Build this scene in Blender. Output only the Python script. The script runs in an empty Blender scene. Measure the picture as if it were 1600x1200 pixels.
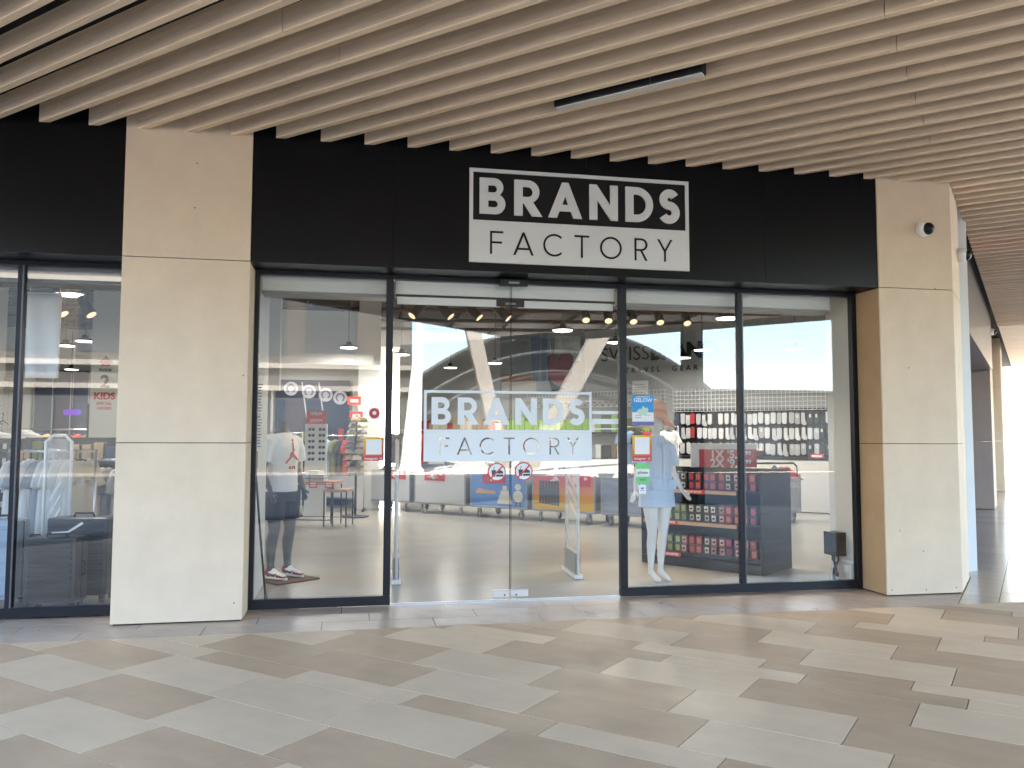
import bpy, bmesh, math, random
from math import sin, cos, pi, radians
from mathutils import Vector, Matrix

random.seed(7)
sc = bpy.context.scene
COL = sc.collection

# ------------------------------------------------------------------ camera
cam_d = bpy.data.cameras.new('camera')
cam = bpy.data.objects.new('camera', cam_d)
COL.objects.link(cam)
sc.camera = cam
cam_d.sensor_width = 36.0
cam_d.lens = 1293.5 / 1600.0 * 36.0
cam_d.clip_start = 0.05
cam_d.clip_end = 2000.0
YAW, PITCH, ROLL = radians(11.042), radians(3.765), radians(0.134)
fw = Vector((sin(YAW) * cos(PITCH), cos(YAW) * cos(PITCH), sin(PITCH)))
rt0 = Vector((cos(YAW), -sin(YAW), 0))
up0 = rt0.cross(fw)
rt = rt0 * cos(ROLL) + up0 * sin(ROLL)
up = -rt0 * sin(ROLL) + up0 * cos(ROLL)
cam.matrix_world = Matrix(((rt.x, up.x, -fw.x, 0.0), (rt.y, up.y, -fw.y, -7.1975),
                           (rt.z, up.z, -fw.z, 1.5), (0, 0, 0, 1)))

# ------------------------------------------------------------------ sky, sun, exposure
SUN_EL = radians(40)
SUN_AZ = radians(-18)          # direction towards the sun, measured from +Y towards +X
wd = bpy.data.worlds.new('World')
sc.world = wd
wd.use_nodes = True
nt = wd.node_tree
sky = nt.nodes.new('ShaderNodeTexSky')
sky.sky_type = 'NISHITA'
sky.sun_disc = False
sky.sun_elevation = SUN_EL
sky.sun_rotation = SUN_AZ
sky.air_density = 1.0
sky.dust_density = 1.6
sky.ozone_density = 1.0
nt.nodes['Background'].inputs['Strength'].default_value = 0.15
nt.links.new(sky.outputs[0], nt.nodes['Background'].inputs['Color'])
sl = bpy.data.lights.new('sun', 'SUN')
sl.energy = 5.0
sl.angle = radians(0.5)
sl.color = (1.0, 0.95, 0.87)
sun = bpy.data.objects.new('sun', sl)
COL.objects.link(sun)
sdir = Vector((sin(SUN_AZ) * cos(SUN_EL), cos(SUN_AZ) * cos(SUN_EL), sin(SUN_EL)))
sun.rotation_euler = (-sdir).to_track_quat('-Z', 'Y').to_euler()
sun.location = (20, 20, 40)

sc.view_settings.view_transform = 'Standard'
sc.view_settings.look = 'None'
sc.view_settings.exposure = 3.78
sc.view_settings.gamma = 1.0
sc.view_settings.use_curve_mapping = False
sc.cycles.use_denoising = True
sc.cycles.denoiser = 'OPENIMAGEDENOISE'
sc.cycles.max_bounces = 8
sc.cycles.diffuse_bounces = 5
sc.cycles.glossy_bounces = 4
sc.cycles.transmission_bounces = 4
sc.cycles.transparent_max_bounces = 24
sc.cycles.caustics_reflective = False
sc.cycles.caustics_refractive = False
sc.cycles.sample_clamp_indirect = 6.0
sc.cycles.use_adaptive_sampling = True
sc.cycles.adaptive_threshold = 0.012

# ------------------------------------------------------------------ basis of slats, tiles and corridor
ANG = radians(-43.3)
UX, UY = cos(ANG), sin(ANG)
VX, VY = -sin(ANG), cos(ANG)
def W(u, v, z=0.0):
    return Vector((u * UX + v * VX, u * UY + v * VY, z))

# ------------------------------------------------------------------ materials
MATS = {}
def lin(c):
    return tuple(((x / 255.0) / 12.92 if x / 255.0 <= 0.04045 else ((x / 255.0 + 0.055) / 1.055) ** 2.4) for x in c)
def mat(name, col, rough=0.6, metal=0.0, spec=0.5, var=0.0, vscale=6.0, bump=0.0, bscale=80.0, stretch=None, rvar=0.0, stain=0.0,
        emit=None, estr=0.0, alpha=1.0, coat=0.0, objvar=0.0, col2=None):
    if name in MATS:
        return MATS[name]
    m = bpy.data.materials.new(name)
    m.use_nodes = True
    n, l = m.node_tree.nodes, m.node_tree.links
    b = n['Principled BSDF']
    b.inputs['Base Color'].default_value = (*col, 1)
    b.inputs['Roughness'].default_value = rough
    b.inputs['Metallic'].default_value = metal
    b.inputs['Specular IOR Level'].default_value = spec
    b.inputs['Coat Weight'].default_value = coat
    b.inputs['Alpha'].default_value = alpha
    if emit:
        b.inputs['Emission Color'].default_value = (*emit, 1)
        b.inputs['Emission Strength'].default_value = estr
    out = None
    if var or bump or stretch:
        tc = n.new('ShaderNodeTexCoord')
        mp = n.new('ShaderNodeMapping')
        l.new(tc.outputs['Object'], mp.inputs['Vector'])
        if stretch:
            mp.inputs['Scale'].default_value = stretch
    if var:
        tx = n.new('ShaderNodeTexNoise')
        tx.inputs['Scale'].default_value = vscale
        tx.inputs['Detail'].default_value = 6
        tx.inputs['Roughness'].default_value = 0.62
        l.new(mp.outputs[0], tx.inputs['Vector'])
        mx = n.new('ShaderNodeMix')
        mx.data_type = 'RGBA'
        c2 = col2 if col2 else tuple(max(0, c * (1 - var)) for c in col)
        c1 = col if col2 else tuple(min(1, c * (1 + var)) for c in col)
        mx.inputs[6].default_value = (*c1, 1)
        mx.inputs[7].default_value = (*c2, 1)
        rp = n.new('ShaderNodeValToRGB')
        rp.color_ramp.elements[0].position = 0.3
        rp.color_ramp.elements[1].position = 0.7
        l.new(tx.outputs['Fac'], rp.inputs[0])
        l.new(rp.outputs[0], mx.inputs[0])
        out = mx.outputs[2]
    if rvar:
        t3 = n.new('ShaderNodeTexNoise'); t3.inputs['Scale'].default_value = 2.3; t3.inputs['Detail'].default_value = 5
        g3 = n.new('ShaderNodeNewGeometry'); l.new(g3.outputs['Position'], t3.inputs['Vector'])
        m3 = n.new('ShaderNodeMapRange'); m3.inputs['From Min'].default_value = 0.3; m3.inputs['From Max'].default_value = 0.7
        m3.inputs['To Min'].default_value = rough - rvar; m3.inputs['To Max'].default_value = rough + rvar
        l.new(t3.outputs['Fac'], m3.inputs['Value']); l.new(m3.outputs[0], b.inputs['Roughness'])
    if stain:
        gs_ = n.new('ShaderNodeNewGeometry')
        n1 = n.new('ShaderNodeTexNoise'); n1.inputs['Scale'].default_value = 1.7; n1.inputs['Detail'].default_value = 9; n1.inputs['Roughness'].default_value = 0.7
        l.new(gs_.outputs['Position'], n1.inputs['Vector'])
        r1 = n.new('ShaderNodeMapRange'); r1.inputs['From Min'].default_value = 0.42; r1.inputs['From Max'].default_value = 0.66
        r1.inputs['To Min'].default_value = 1.0; r1.inputs['To Max'].default_value = 1.0 - stain
        l.new(n1.outputs['Fac'], r1.inputs['Value'])
        v1 = n.new('ShaderNodeTexVoronoi'); v1.inputs['Scale'].default_value = 2.1; v1.inputs['Randomness'].default_value = 1.0
        l.new(gs_.outputs['Position'], v1.inputs['Vector'])
        r2 = n.new('ShaderNodeMapRange'); r2.inputs['From Min'].default_value = 0.018; r2.inputs['From Max'].default_value = 0.034
        r2.inputs['To Min'].default_value = 1.0 - stain * 2.2; r2.inputs['To Max'].default_value = 1.0
        l.new(v1.outputs['Distance'], r2.inputs['Value'])
        mm = n.new('ShaderNodeMath'); mm.operation = 'MULTIPLY'
        l.new(r1.outputs[0], mm.inputs[0]); l.new(r2.outputs[0], mm.inputs[1])
        h0 = n.new('ShaderNodeHueSaturation'); l.new(mm.outputs[0], h0.inputs['Value'])
        l.new(out, h0.inputs['Color']); out = h0.outputs[0]
    if objvar:
        oi = n.new('ShaderNodeObjectInfo')
        hs = n.new('ShaderNodeHueSaturation')
        mr = n.new('ShaderNodeMapRange')
        mr.inputs['To Min'].default_value = 1 - objvar
        mr.inputs['To Max'].default_value = 1 + objvar
        l.new(oi.outputs['Random'], mr.inputs['Value'])
        l.new(mr.outputs[0], hs.inputs['Value'])
        if out is not None:
            l.new(out, hs.inputs['Color'])
        else:
            hs.inputs['Color'].default_value = (*col, 1)
        out = hs.outputs[0]
    if out is not None:
        l.new(out, b.inputs['Base Color'])
    if bump:
        t2 = n.new('ShaderNodeTexNoise')
        t2.inputs['Scale'].default_value = bscale
        t2.inputs['Detail'].default_value = 4
        l.new(mp.outputs[0], t2.inputs['Vector'])
        bp = n.new('ShaderNodeBump')
        bp.inputs['Strength'].default_value = bump
        bp.inputs['Distance'].default_value = 0.01
        l.new(t2.outputs['Fac'], bp.inputs['Height'])
        l.new(bp.outputs[0], b.inputs['Normal'])
    MATS[name] = m
    return m

def glass_mat(name, r0, tint):
    m = bpy.data.materials.new(name)
    m.use_nodes = True
    n, l = m.node_tree.nodes, m.node_tree.links
    n.remove(n['Principled BSDF'])
    g = n.new('ShaderNodeNewGeometry')
    dt = n.new('ShaderNodeVectorMath'); dt.operation = 'DOT_PRODUCT'
    l.new(g.outputs['Incoming'], dt.inputs[0]); l.new(g.outputs['Normal'], dt.inputs[1])
    ab = n.new('ShaderNodeMath'); ab.operation = 'ABSOLUTE'; l.new(dt.outputs['Value'], ab.inputs[0])
    om = n.new('ShaderNodeMath'); om.operation = 'SUBTRACT'; om.inputs[0].default_value = 1.0
    l.new(ab.outputs[0], om.inputs[1])
    pw = n.new('ShaderNodeMath'); pw.operation = 'POWER'; pw.inputs[1].default_value = 5.0
    l.new(om.outputs[0], pw.inputs[0])
    ma = n.new('ShaderNodeMath'); ma.operation = 'MULTIPLY_ADD'
    ma.inputs[1].default_value = 1 - r0; ma.inputs[2].default_value = r0
    l.new(pw.outputs[0], ma.inputs[0])
    tr = n.new('ShaderNodeBsdfTransparent'); tr.inputs['Color'].default_value = (*tint, 1)
    gl = n.new('ShaderNodeBsdfGlossy'); gl.inputs['Roughness'].default_value = 0.0
    gl.inputs['Color'].default_value = (1, 1, 1, 1)
    mx = n.new('ShaderNodeMixShader')
    l.new(ma.outputs[0], mx.inputs[0]); l.new(tr.outputs[0], mx.inputs[1]); l.new(gl.outputs[0], mx.inputs[2])
    l.new(mx.outputs[0], n['Material Output'].inputs['Surface'])
    MATS[name] = m
    return m

M = dict(
    pillar=mat('pillar_panel', (0.66, 0.525, 0.38), 0.75, stain=0.03, var=0.06, vscale=3.0, bump=0.12, bscale=120),
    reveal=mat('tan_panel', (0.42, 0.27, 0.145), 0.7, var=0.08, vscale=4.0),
    slat=mat('timber_slat', (0.79, 0.61, 0.425), 0.55, var=0.13, vscale=5.0, stretch=(0.5, 10, 10), objvar=0.05),
    void=mat('black_void', (0.008, 0.008, 0.009), 0.9),
    fascia=mat('fascia_black', (0.0035, 0.0035, 0.0045), 0.30, spec=0.22, var=0.2, vscale=2.0, bump=0.02, bscale=3),
    frame=mat('frame_anthracite', (0.007, 0.008, 0.012), 0.4, spec=0.3),
    framelite=mat('frame_grey_edge', (0.10, 0.10, 0.11), 0.35, metal=0.3),
    white=mat('white_paint', (0.78, 0.78, 0.77), 0.5),
    whitegloss=mat('white_plastic', (0.82, 0.82, 0.82), 0.25),
    signwhite=mat('sign_white', (0.62, 0.62, 0.61), 0.4, var=0.03, vscale=3),
    signblack=mat('sign_black', (0.004, 0.004, 0.0045), 0.45, spec=0.25),
    vinyl=mat('window_vinyl', (0.70, 0.74, 0.77), 0.5),
    tile_w=mat('tile_white', (0.66, 0.49, 0.325), 0.52, spec=0.35, stain=0.09, rvar=0.08, var=0.045, vscale=2.2, objvar=0.05, stretch=(1, 3, 1), bump=0.03, bscale=60),
    tile_t=mat('tile_taupe', (0.50, 0.345, 0.215), 0.52, spec=0.35, stain=0.10, rvar=0.08, var=0.07, vscale=2.2, objvar=0.07, stretch=(1, 3, 1), bump=0.03, bscale=60),
    tile_d=mat('tile_dark', (0.47, 0.36, 0.275), 0.34, stain=0.13, rvar=0.08, var=0.10, vscale=2.0, objvar=0.05, stretch=(1, 4, 1), bump=0.03, bscale=60),
    tile_g=mat('tile_grey', (0.52, 0.425, 0.325), 0.20, var=0.07, vscale=2.0, objvar=0.06, stretch=(1, 4, 1)),
    grout=mat('grout', (0.075, 0.065, 0.055), 0.9, var=0.1, vscale=8),
    plaza=mat('plaza_paving', (0.72, 0.67, 0.59), 0.8, var=0.1, vscale=0.7),
    shopfloor=mat('shop_floor', (0.44, 0.41, 0.35), 0.24, var=0.03, vscale=1.2),
    shopwall=mat('shop_wall', (0.66, 0.65, 0.62), 0.7, var=0.02, vscale=2),
    greywall=mat('shop_grey_wall', (0.32, 0.33, 0.325), 0.7, var=0.02, vscale=2),
    blackceil=mat('shop_ceiling_black', (0.018, 0.015, 0.015), 0.8),
    redpipe=mat('red_pipe', (0.07, 0.012, 0.013), 0.5),
    navy=mat('navy_panel', (0.03, 0.045, 0.09), 0.5),
    black=mat('black_plastic', (0.008, 0.008, 0.009), 0.4, spec=0.3),
    blackmetal=mat('black_metal', (0.02, 0.02, 0.021), 0.35, metal=0.4),
    chrome=mat('brushed_steel', (0.62, 0.62, 0.63), 0.3, metal=1.0),
    grey=mat('grey_plastic', (0.28, 0.29, 0.30), 0.4),
    wheel=mat('caster_rubber', (0.16, 0.165, 0.17), 0.5),
    gondola=mat('display_navy_black', (0.008, 0.009, 0.013), 0.4, spec=0.3),
    wood=mat('shelf_wood', (0.52, 0.33, 0.20), 0.5, var=0.12, vscale=6, stretch=(1, 8, 8)),
    red=mat('price_red', (0.50, 0.028, 0.035), 0.5),
    redlit=mat('price_tag_red', (0.62, 0.06, 0.045), 0.5),
    mann_g=mat('mannequin_grey', (0.075, 0.076, 0.08), 0.45),
    mann_w=mat('mannequin_white', (0.80, 0.79, 0.77), 0.35),
    tee=mat('white_cotton', (0.78, 0.77, 0.78), 0.9, bump=0.25, bscale=18),
    shorts=mat('charcoal_cotton', (0.016, 0.014, 0.013), 0.9, bump=0.2, bscale=25),
    dress=mat('blue_cotton', (0.55, 0.67, 0.86), 0.9, bump=0.2, bscale=22),
    peach=mat('peach_cotton', (0.88, 0.50, 0.37), 0.85, var=0.05),
    peach2=mat('peach_brim', (0.80, 0.36, 0.26), 0.85),
    shoered=mat('shoe_red', (0.30, 0.02, 0.045), 0.5),
    shoewhite=mat('shoe_white', (0.80, 0.78, 0.76), 0.5),
    logored=mat('print_red', (0.48, 0.02, 0.05), 0.8),
    case=mat('suitcase_charcoal', (0.022, 0.020, 0.018), 0.42, var=0.1, vscale=4),
    caseblue=mat('suitcase_blue', (0.30, 0.37, 0.46), 0.4),
    acrylic=mat('clear_acrylic', (0.75, 0.77, 0.78), 0.2, alpha=0.28),
    concrete=mat('white_concrete', (0.74, 0.72, 0.69), 0.7, var=0.04, vscale=1),
    beige=mat('beige_concrete', (0.40, 0.36, 0.32), 0.7, var=0.05, vscale=1),
    shade_ground_tone=mat('shade_ground_tone', (0.22, 0.205, 0.185), 0.85, var=0.15, vscale=1.5),  # dark ground tone, stands in for shade on the plaza
    vcol=mat('column_render', (0.27, 0.245, 0.215), 0.7, var=0.05, vscale=1),
    vault=mat('vault_cladding', (0.022, 0.026, 0.028), 0.5, var=0.08, vscale=0.3),
    vaultrib=mat('vault_rib', (0.03, 0.032, 0.034), 0.5),
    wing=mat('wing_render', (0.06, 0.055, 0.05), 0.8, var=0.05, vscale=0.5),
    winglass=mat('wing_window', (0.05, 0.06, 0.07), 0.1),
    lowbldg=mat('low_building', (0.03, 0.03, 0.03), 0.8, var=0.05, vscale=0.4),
    lens=mat('lamp_lens', (0.9, 0.8, 0.6), 0.5, emit=(1.0, 0.66, 0.40), estr=0.10),
    disc=mat('pendant_disc', (0.9, 0.9, 0.9), 0.5, emit=(1.0, 0.96, 0.90), estr=0.5),
    tube=mat('linear_diffuser', (0.62, 0.61, 0.59), 0.4),
    leaf=mat('leaf_green', (0.07, 0.13, 0.03), 0.7, var=0.3, vscale=3),
    bark=mat('bark', (0.10, 0.07, 0.05), 0.9, var=0.2, vscale=8),
    blueglass=mat('blue_film', (0.012, 0.016, 0.16), 0.12),
    signpanel=mat('corridor_sign', (0.20, 0.185, 0.17), 0.22),
    wirewhite=mat('wire_white', (0.62, 0.63, 0.64), 0.4),
    brass=mat('hook_wire', (0.45, 0.45, 0.45), 0.35, metal=0.8),
    wicker=mat('wicker', (0.16, 0.075, 0.035), 0.8, bump=0.6, bscale=70),
)
GLASS = glass_mat('shop_glass', 0.050, (0.965, 0.975, 0.97))

def colour(name, c, rough=0.6, **k):
    return mat(name, c, rough, **k)

# ------------------------------------------------------------------ mesh helpers
class MB:
    def __init__(s):
        s.v, s.f, s.sm = [], [], []
    def add(s, vs, fs, smooth=False, mtx=None):
        o = len(s.v)
        s.v += [tuple(mtx @ Vector(p)) if mtx else tuple(p) for p in vs]
        for f in fs:
            s.f.append([i + o for i in f]); s.sm.append(smooth)
        return s
    def box(s, a, b, mtx=None):
        x0, y0, z0 = a; x1, y1, z1 = b
        vs = [(x0, y0, z0), (x1, y0, z0), (x1, y1, z0), (x0, y1, z0), (x0, y0, z1), (x1, y0, z1), (x1, y1, z1), (x0, y1, z1)]
        return s.add(vs, [(0, 3, 2, 1), (4, 5, 6, 7), (0, 1, 5, 4), (1, 2, 6, 5), (2, 3, 7, 6), (3, 0, 4, 7)], False, mtx)
    def cyl(s, p0, p1, r0, r1=None, n=12, smooth=True, cap=True):
        p0, p1 = Vector(p0), Vector(p1)
        r1 = r0 if r1 is None else r1
        t = (p1 - p0).normalized()
        a = t.orthogonal().normalized(); b = t.cross(a)
        vs = []
        for p, r in ((p0, r0), (p1, r1)):
            for i in range(n):
                w = 2 * pi * i / n
                vs.append(p + a * (r * cos(w)) + b * (r * sin(w)))
        s.add(vs, [(i, (i + 1) % n, n + (i + 1) % n, n + i) for i in range(n)], smooth)
        if cap:
            o = len(s.v) - 2 * n
            s.f.append([o + i for i in reversed(range(n))]); s.sm.append(False)
            s.f.append([o + n + i for i in range(n)]); s.sm.append(False)
        return s
    def tube(s, pts, r, n=8, closed=False):
        pts = [Vector(p) for p in pts]
        m = len(pts); rings = []
        a = None
        for i in range(m):
            if closed:
                t = (pts[(i + 1) % m] - pts[i - 1]).normalized()
            else:
                t = (pts[min(i + 1, m - 1)] - pts[max(i - 1, 0)]).normalized()
            if a is None:
                a = t.orthogonal().normalized()
            a = (a - t * a.dot(t)).normalized(); b = t.cross(a)
            rr = r[i] if isinstance(r, (list, tuple)) else r
            rings.append([pts[i] + a * (rr * cos(2 * pi * k / n)) + b * (rr * sin(2 * pi * k / n)) for k in range(n)])
        return s.loft(rings, closed, True)
    def loft(s, rings, closed=False, smooth=True, cap=True):
        n = len(rings[0]); m = len(rings)
        vs = [p for r in rings for p in r]
        fs = []
        for i in range(m if closed else m - 1):
            j = (i + 1) % m
            for k in range(n):
                k2 = (k + 1) % n
                fs.append((i * n + k, i * n + k2, j * n + k2, j * n + k))
        s.add(vs, fs, smooth)
        if not closed and cap:
            o = len(s.v) - n * m
            s.f.append([o + k for k in reversed(range(n))]); s.sm.append(False)
            s.f.append([o + (m - 1) * n + k for k in range(n)]); s.sm.append(False)
        return s
    def prism(s, poly, h, mtx=None, z0=0.0):
        """2D polygon in local XY extruded from z0 to z0+h"""
        n = len(poly)
        vs = [(p[0], p[1], z0) for p in poly] + [(p[0], p[1], z0 + h) for p in poly]
        fs = [tuple(reversed(range(n))), tuple(range(n, 2 * n))] + [(i, (i + 1) % n, n + (i + 1) % n, n + i) for i in range(n)]
        return s.add(vs, fs, False, mtx)
    def lathe(s, prof, n=16, c=(0, 0, 0), smooth=True):
        rings = [[(c[0] + r * cos(2 * pi * k / n), c[1] + r * sin(2 * pi * k / n), c[2] + z) for k in range(n)] for r, z in prof]
        return s.loft(rings, False, smooth)
    def mesh(s, name, m, bevel=0.0, seg=1):
        me = bpy.data.meshes.new(name)
        me.from_pydata(s.v, [], s.f)
        me.polygons.foreach_set('use_smooth', s.sm)
        if bevel:
            bm = bmesh.new(); bm.from_mesh(me)
            bmesh.ops.bevel(bm, geom=list(bm.edges), offset=bevel, segments=seg, profile=0.7, affect='EDGES', clamp_overlap=True)
            bm.to_mesh(me); bm.free()
        me.materials.append(M[m] if isinstance(m, str) else m)
        me.update()
        return me
    def build(s, name, m, parent=None, bevel=0.0, seg=1, loc=None, rz=None):
        return link(name, s.mesh(name, m, bevel, seg), parent, loc, rz)

def link(name, me, parent=None, loc=None, rz=None, mtx=None):
    o = bpy.data.objects.new(name, me)
    COL.objects.link(o)
    if parent is not None:
        o.parent = parent
    if loc is not None:
        o.location = loc
    if rz is not None:
        o.rotation_euler = (0, 0, rz)
    if mtx is not None:
        o.matrix_local = mtx
    return o
def tag(o, label, cat, group=None):
    o['label'] = label; o['category'] = cat
    if group:
        o['group'] = group
    return o
def struct(o):
    o['kind'] = 'structure'
    return o
def thing(name, label, cat, loc=(0, 0, 0), rz=0.0, group=None):
    o = bpy.data.objects.new(name, None)
    COL.objects.link(o)
    o.empty_display_size = 0.1
    o.location = loc; o.rotation_euler = (0, 0, rz)
    return tag(o, label, cat, group)
def B(name, a, b, m, parent=None, bevel=0.0, seg=1, loc=None, rz=None):
    return MB().box(a, b).build(name, m, parent, bevel, seg, loc, rz)
def dup(root, loc, rz, label=None):
    r = root.copy(); COL.objects.link(r); r.location = loc; r.rotation_euler = (0, 0, rz)
    if label:
        r['label'] = label
    for ch in list(root.children):
        c = ch.copy(); COL.objects.link(c); c.parent = r
        for g in list(ch.children):
            d = g.copy(); COL.objects.link(d); d.parent = c
    return r
ORD = ['first', 'second', 'third', 'fourth', 'fifth', 'sixth', 'seventh', 'eighth', 'ninth', 'tenth', 'eleventh', 'twelfth',
       'thirteenth', 'fourteenth', 'fifteenth', 'sixteenth', 'seventeenth', 'eighteenth', 'nineteenth', 'twentieth']
def nth(i):
    if i < 20:
        return ORD[i]
    if i < 30:
        return 'twenty-' + ORD[i - 20] if i > 20 else 'twenty-first'
    return 'thirty-' + ORD[i - 30]
def ordinal(i):
    return ORD[i] if i < 20 else {0: 'twenty-', 1: 'thirty-', 2: 'forty-'}[(i - 20) // 10] + ORD[(i - 20) % 10]

def evaluated(o):
    bpy.context.view_layer.update()
    dg = bpy.context.evaluated_depsgraph_get()
    me = bpy.data.meshes.new_from_object(o.evaluated_get(dg))
    return me
def remesh(mb, name, m, parent=None, voxel=0.01, smooth=6, loc=None, rz=None):
    me = mb.mesh(name + '_tmp', m)
    o = link(name + '_tmp', me)
    r = o.modifiers.new('r', 'REMESH'); r.mode = 'VOXEL'; r.voxel_size = voxel; r.use_smooth_shade = True
    if smooth:
        q = o.modifiers.new('s', 'SMOOTH'); q.iterations = smooth; q.factor = 0.5
    me2 = evaluated(o)
    bpy.data.objects.remove(o); bpy.data.meshes.remove(me)
    me2.name = name
    me2.materials.clear(); me2.materials.append(M[m] if isinstance(m, str) else m)
    me2.polygons.foreach_set('use_smooth', [True] * len(me2.polygons))
    return link(name, me2, parent, loc, rz)

def limb(mb, chain, n=14, front=(0, -1, 0)):
    """chain of (x,y,z,rs,rf): elliptical rings, rs sideways and rf front-to-back"""
    pts = [Vector(c[:3]) for c in chain]; rings = []
    F = Vector(front)
    for i, c in enumerate(chain):
        t = (pts[min(i + 1, len(pts) - 1)] - pts[max(i - 1, 0)]).normalized()
        f = (F - t * F.dot(t))
        f = f.normalized() if f.length > 1e-3 else t.orthogonal().normalized()
        sd = t.cross(f)
        rings.append([pts[i] + sd * (c[3] * cos(2 * pi * k / n)) + f * (c[4] * sin(2 * pi * k / n)) for k in range(n)])
    # rounded ends
    mb.loft(rings, False, True)
    return mb

# 2D filled shapes (even-odd) -> mesh standing in local XZ, facing -Y
def shape_mesh(name, polys, m, depth, scale=1.0):
    cu = bpy.data.curves.new(name + '_c', 'CURVE')
    cu.dimensions = '2D'; cu.fill_mode = 'BOTH'; cu.extrude = depth / 2
    for p in polys:
        sp = cu.splines.new('POLY'); sp.points.add(len(p) - 1)
        for i, q in enumerate(p):
            sp.points[i].co = (q[0] * scale, q[1] * scale, 0, 1)
        sp.use_cyclic_u = True
    o = link(name + '_c', cu)
    me = evaluated(o)
    bpy.data.objects.remove(o); bpy.data.curves.remove(cu)
    me.transform(Matrix.Rotation(pi / 2, 4, 'X'))
    me.materials.clear(); me.materials.append(M[m] if isinstance(m, str) else m)
    me.name = name
    return me
def text_mesh(name, txt, size, m, depth=0.002, bold=0.0, align='CENTER', spacing=1.0):
    cu = bpy.data.curves.new(name + '_t', 'FONT')
    cu.body = txt; cu.size = size; cu.extrude = depth / 2; cu.offset = bold
    cu.align_x = align; cu.align_y = 'CENTER'; cu.space_character = spacing
    cu.resolution_u = 3
    o = link(name + '_t', cu)
    me = evaluated(o)
    bpy.data.objects.remove(o); bpy.data.curves.remove(cu)
    me.transform(Matrix.Rotation(pi / 2, 4, 'X'))
    me.materials.clear(); me.materials.append(M[m] if isinstance(m, str) else m)
    me.name = name
    return me
def arc(cx, cy, r, a0, a1, n=14, ry=None):
    ry = r if ry is None else ry
    return [(cx + r * cos(radians(a0 + (a1 - a0) * i / n)), cy + ry * sin(radians(a0 + (a1 - a0) * i / n))) for i in range(n + 1)]
def stroke(c, w):
    L, R = [], []
    for i in range(len(c)):
        p, q = c[max(i - 1, 0)], c[min(i + 1, len(c) - 1)]
        dx, dy = q[0] - p[0], q[1] - p[1]; d = math.hypot(dx, dy) or 1
        L.append((c[i][0] - dy / d * w / 2, c[i][1] + dx / d * w / 2)); R.append((c[i][0] + dy / d * w / 2, c[i][1] - dx / d * w / 2))
    return L + R[::-1]
BOLD = {
    'B': [[(0, 0), (.40, 0)] + arc(.43, .285, .285, -90, 68) + arc(.40, .745, .255, -48, 90) + [(0, 1)],
          [(.24, .19), (.40, .19)] + arc(.41, .285, .095, -90, 90) + [(.24, .38)],
          [(.24, .60), (.37, .60)] + arc(.38, .70, .10, -90, 90) + [(.24, .80)]],
    'R': [[(0, 0), (.24, 0), (.24, .35), (.27, .35), (.50, 0), (.79, 0), (.53, .39)] + arc(.39, .68, .32, -62, 90) + [(0, 1)],
          [(.24, .53), (.38, .53)] + arc(.38, .67, .14, -90, 90) + [(.24, .81)]],
    'A': [[(0, 0), (.25, 0), (.325, .19), (.645, .19), (.72, 0), (.97, 0), (.575, 1), (.395, 1)], [(.40, .37), (.57, .37), (.485, .62)]],
    'N': [[(0, 0), (.23, 0), (.23, .56), (.62, 0), (.83, 0), (.83, 1), (.60, 1), (.60, .44), (.21, 1), (0, 1)]],
    'D': [[(0, 0), (.32, 0)] + arc(.32, .5, .5, -90, 90, 24) + [(0, 1)], [(.24, .21), (.32, .21)] + arc(.32, .5, .29, -90, 90, 20) + [(.24, .79)]],
    'S': [stroke(arc(.36, .70, .178, 28, 262, 18) + arc(.345, .32, .203, 78, -152, 18), .235)],
}
BPOS = {'B': 0.0, 'R': .165, 'A': .33, 'N': .533, 'D': .714, 'S': .878}
w_ = .088
THIN = {
    'F': [[(0, 0), (w_, 0), (w_, .46), (.52, .46), (.52, .46 + w_), (w_, .46 + w_), (w_, 1 - w_), (.58, 1 - w_), (.58, 1), (0, 1)]],
    'A': [[(0, 0), (.1, 0), (.2, .23), (.70, .23), (.8, 0), (.9, 0), (.495, 1), (.405, 1)], [(.235, .315), (.665, .315), (.45, .86)]],
    'C': [stroke(arc(.46, .5, .456, 46, 314, 30), w_)],
    'T': [[(.29, 0), (.29 + w_, 0), (.29 + w_, 1 - w_), (.67, 1 - w_), (.67, 1), (0, 1), (0, 1 - w_), (.29, 1 - w_)]],
    'O': [arc(.49, .5, .50, 0, 350, 35), arc(.49, .5, .412, 0, 350, 35)],
    'R': [[(0, 0), (w_, 0), (w_, .43), (.27, .43), (.50, 0), (.605, 0), (.36, .44)] + arc(.32, .715, .285, -78, 90, 16) + [(0, 1)],
          [(w_, .515), (.31, .515)] + arc(.31, .715, .2, -90, 90, 14) + [(w_, .915)]],
    'Y': [[(.31, 0), (.31 + w_, 0), (.31 + w_, .45), (.71, 1), (.61, 1), (.354, .55), (.1, 1), (0, 1), (.31, .45)]],
}
TPOS = [('F', 117), ('A', 250), ('C', 428), ('T', 607), ('O', 760), ('R', 967), ('Y', 1107)]   # of 1305 units of sign width

# ================================================================== SETTING
# ground to the horizon
g = MB(); g.add([(-900, -900, -0.03), (900, -900, -0.03), (900, 900, -0.03), (-900, 900, -0.03)], [(0, 1, 2, 3)])
struct(g.build('ground', 'plaza'))
rd = MB(); rd.add([(-90, -30.15, -0.024), (1.9, -30.15, -0.024), (1.9, -27.2, -0.024), (70, -27.2, -0.024), (70, 14, -0.024), (-90, 14, -0.024)], [(0, 1, 2, 3, 4, 5)])
struct(rd.build('shade_ground', 'shade_ground_tone'))  # added unseen sheet, dark so the shaded plaza mirrors dim in the glass

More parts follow.
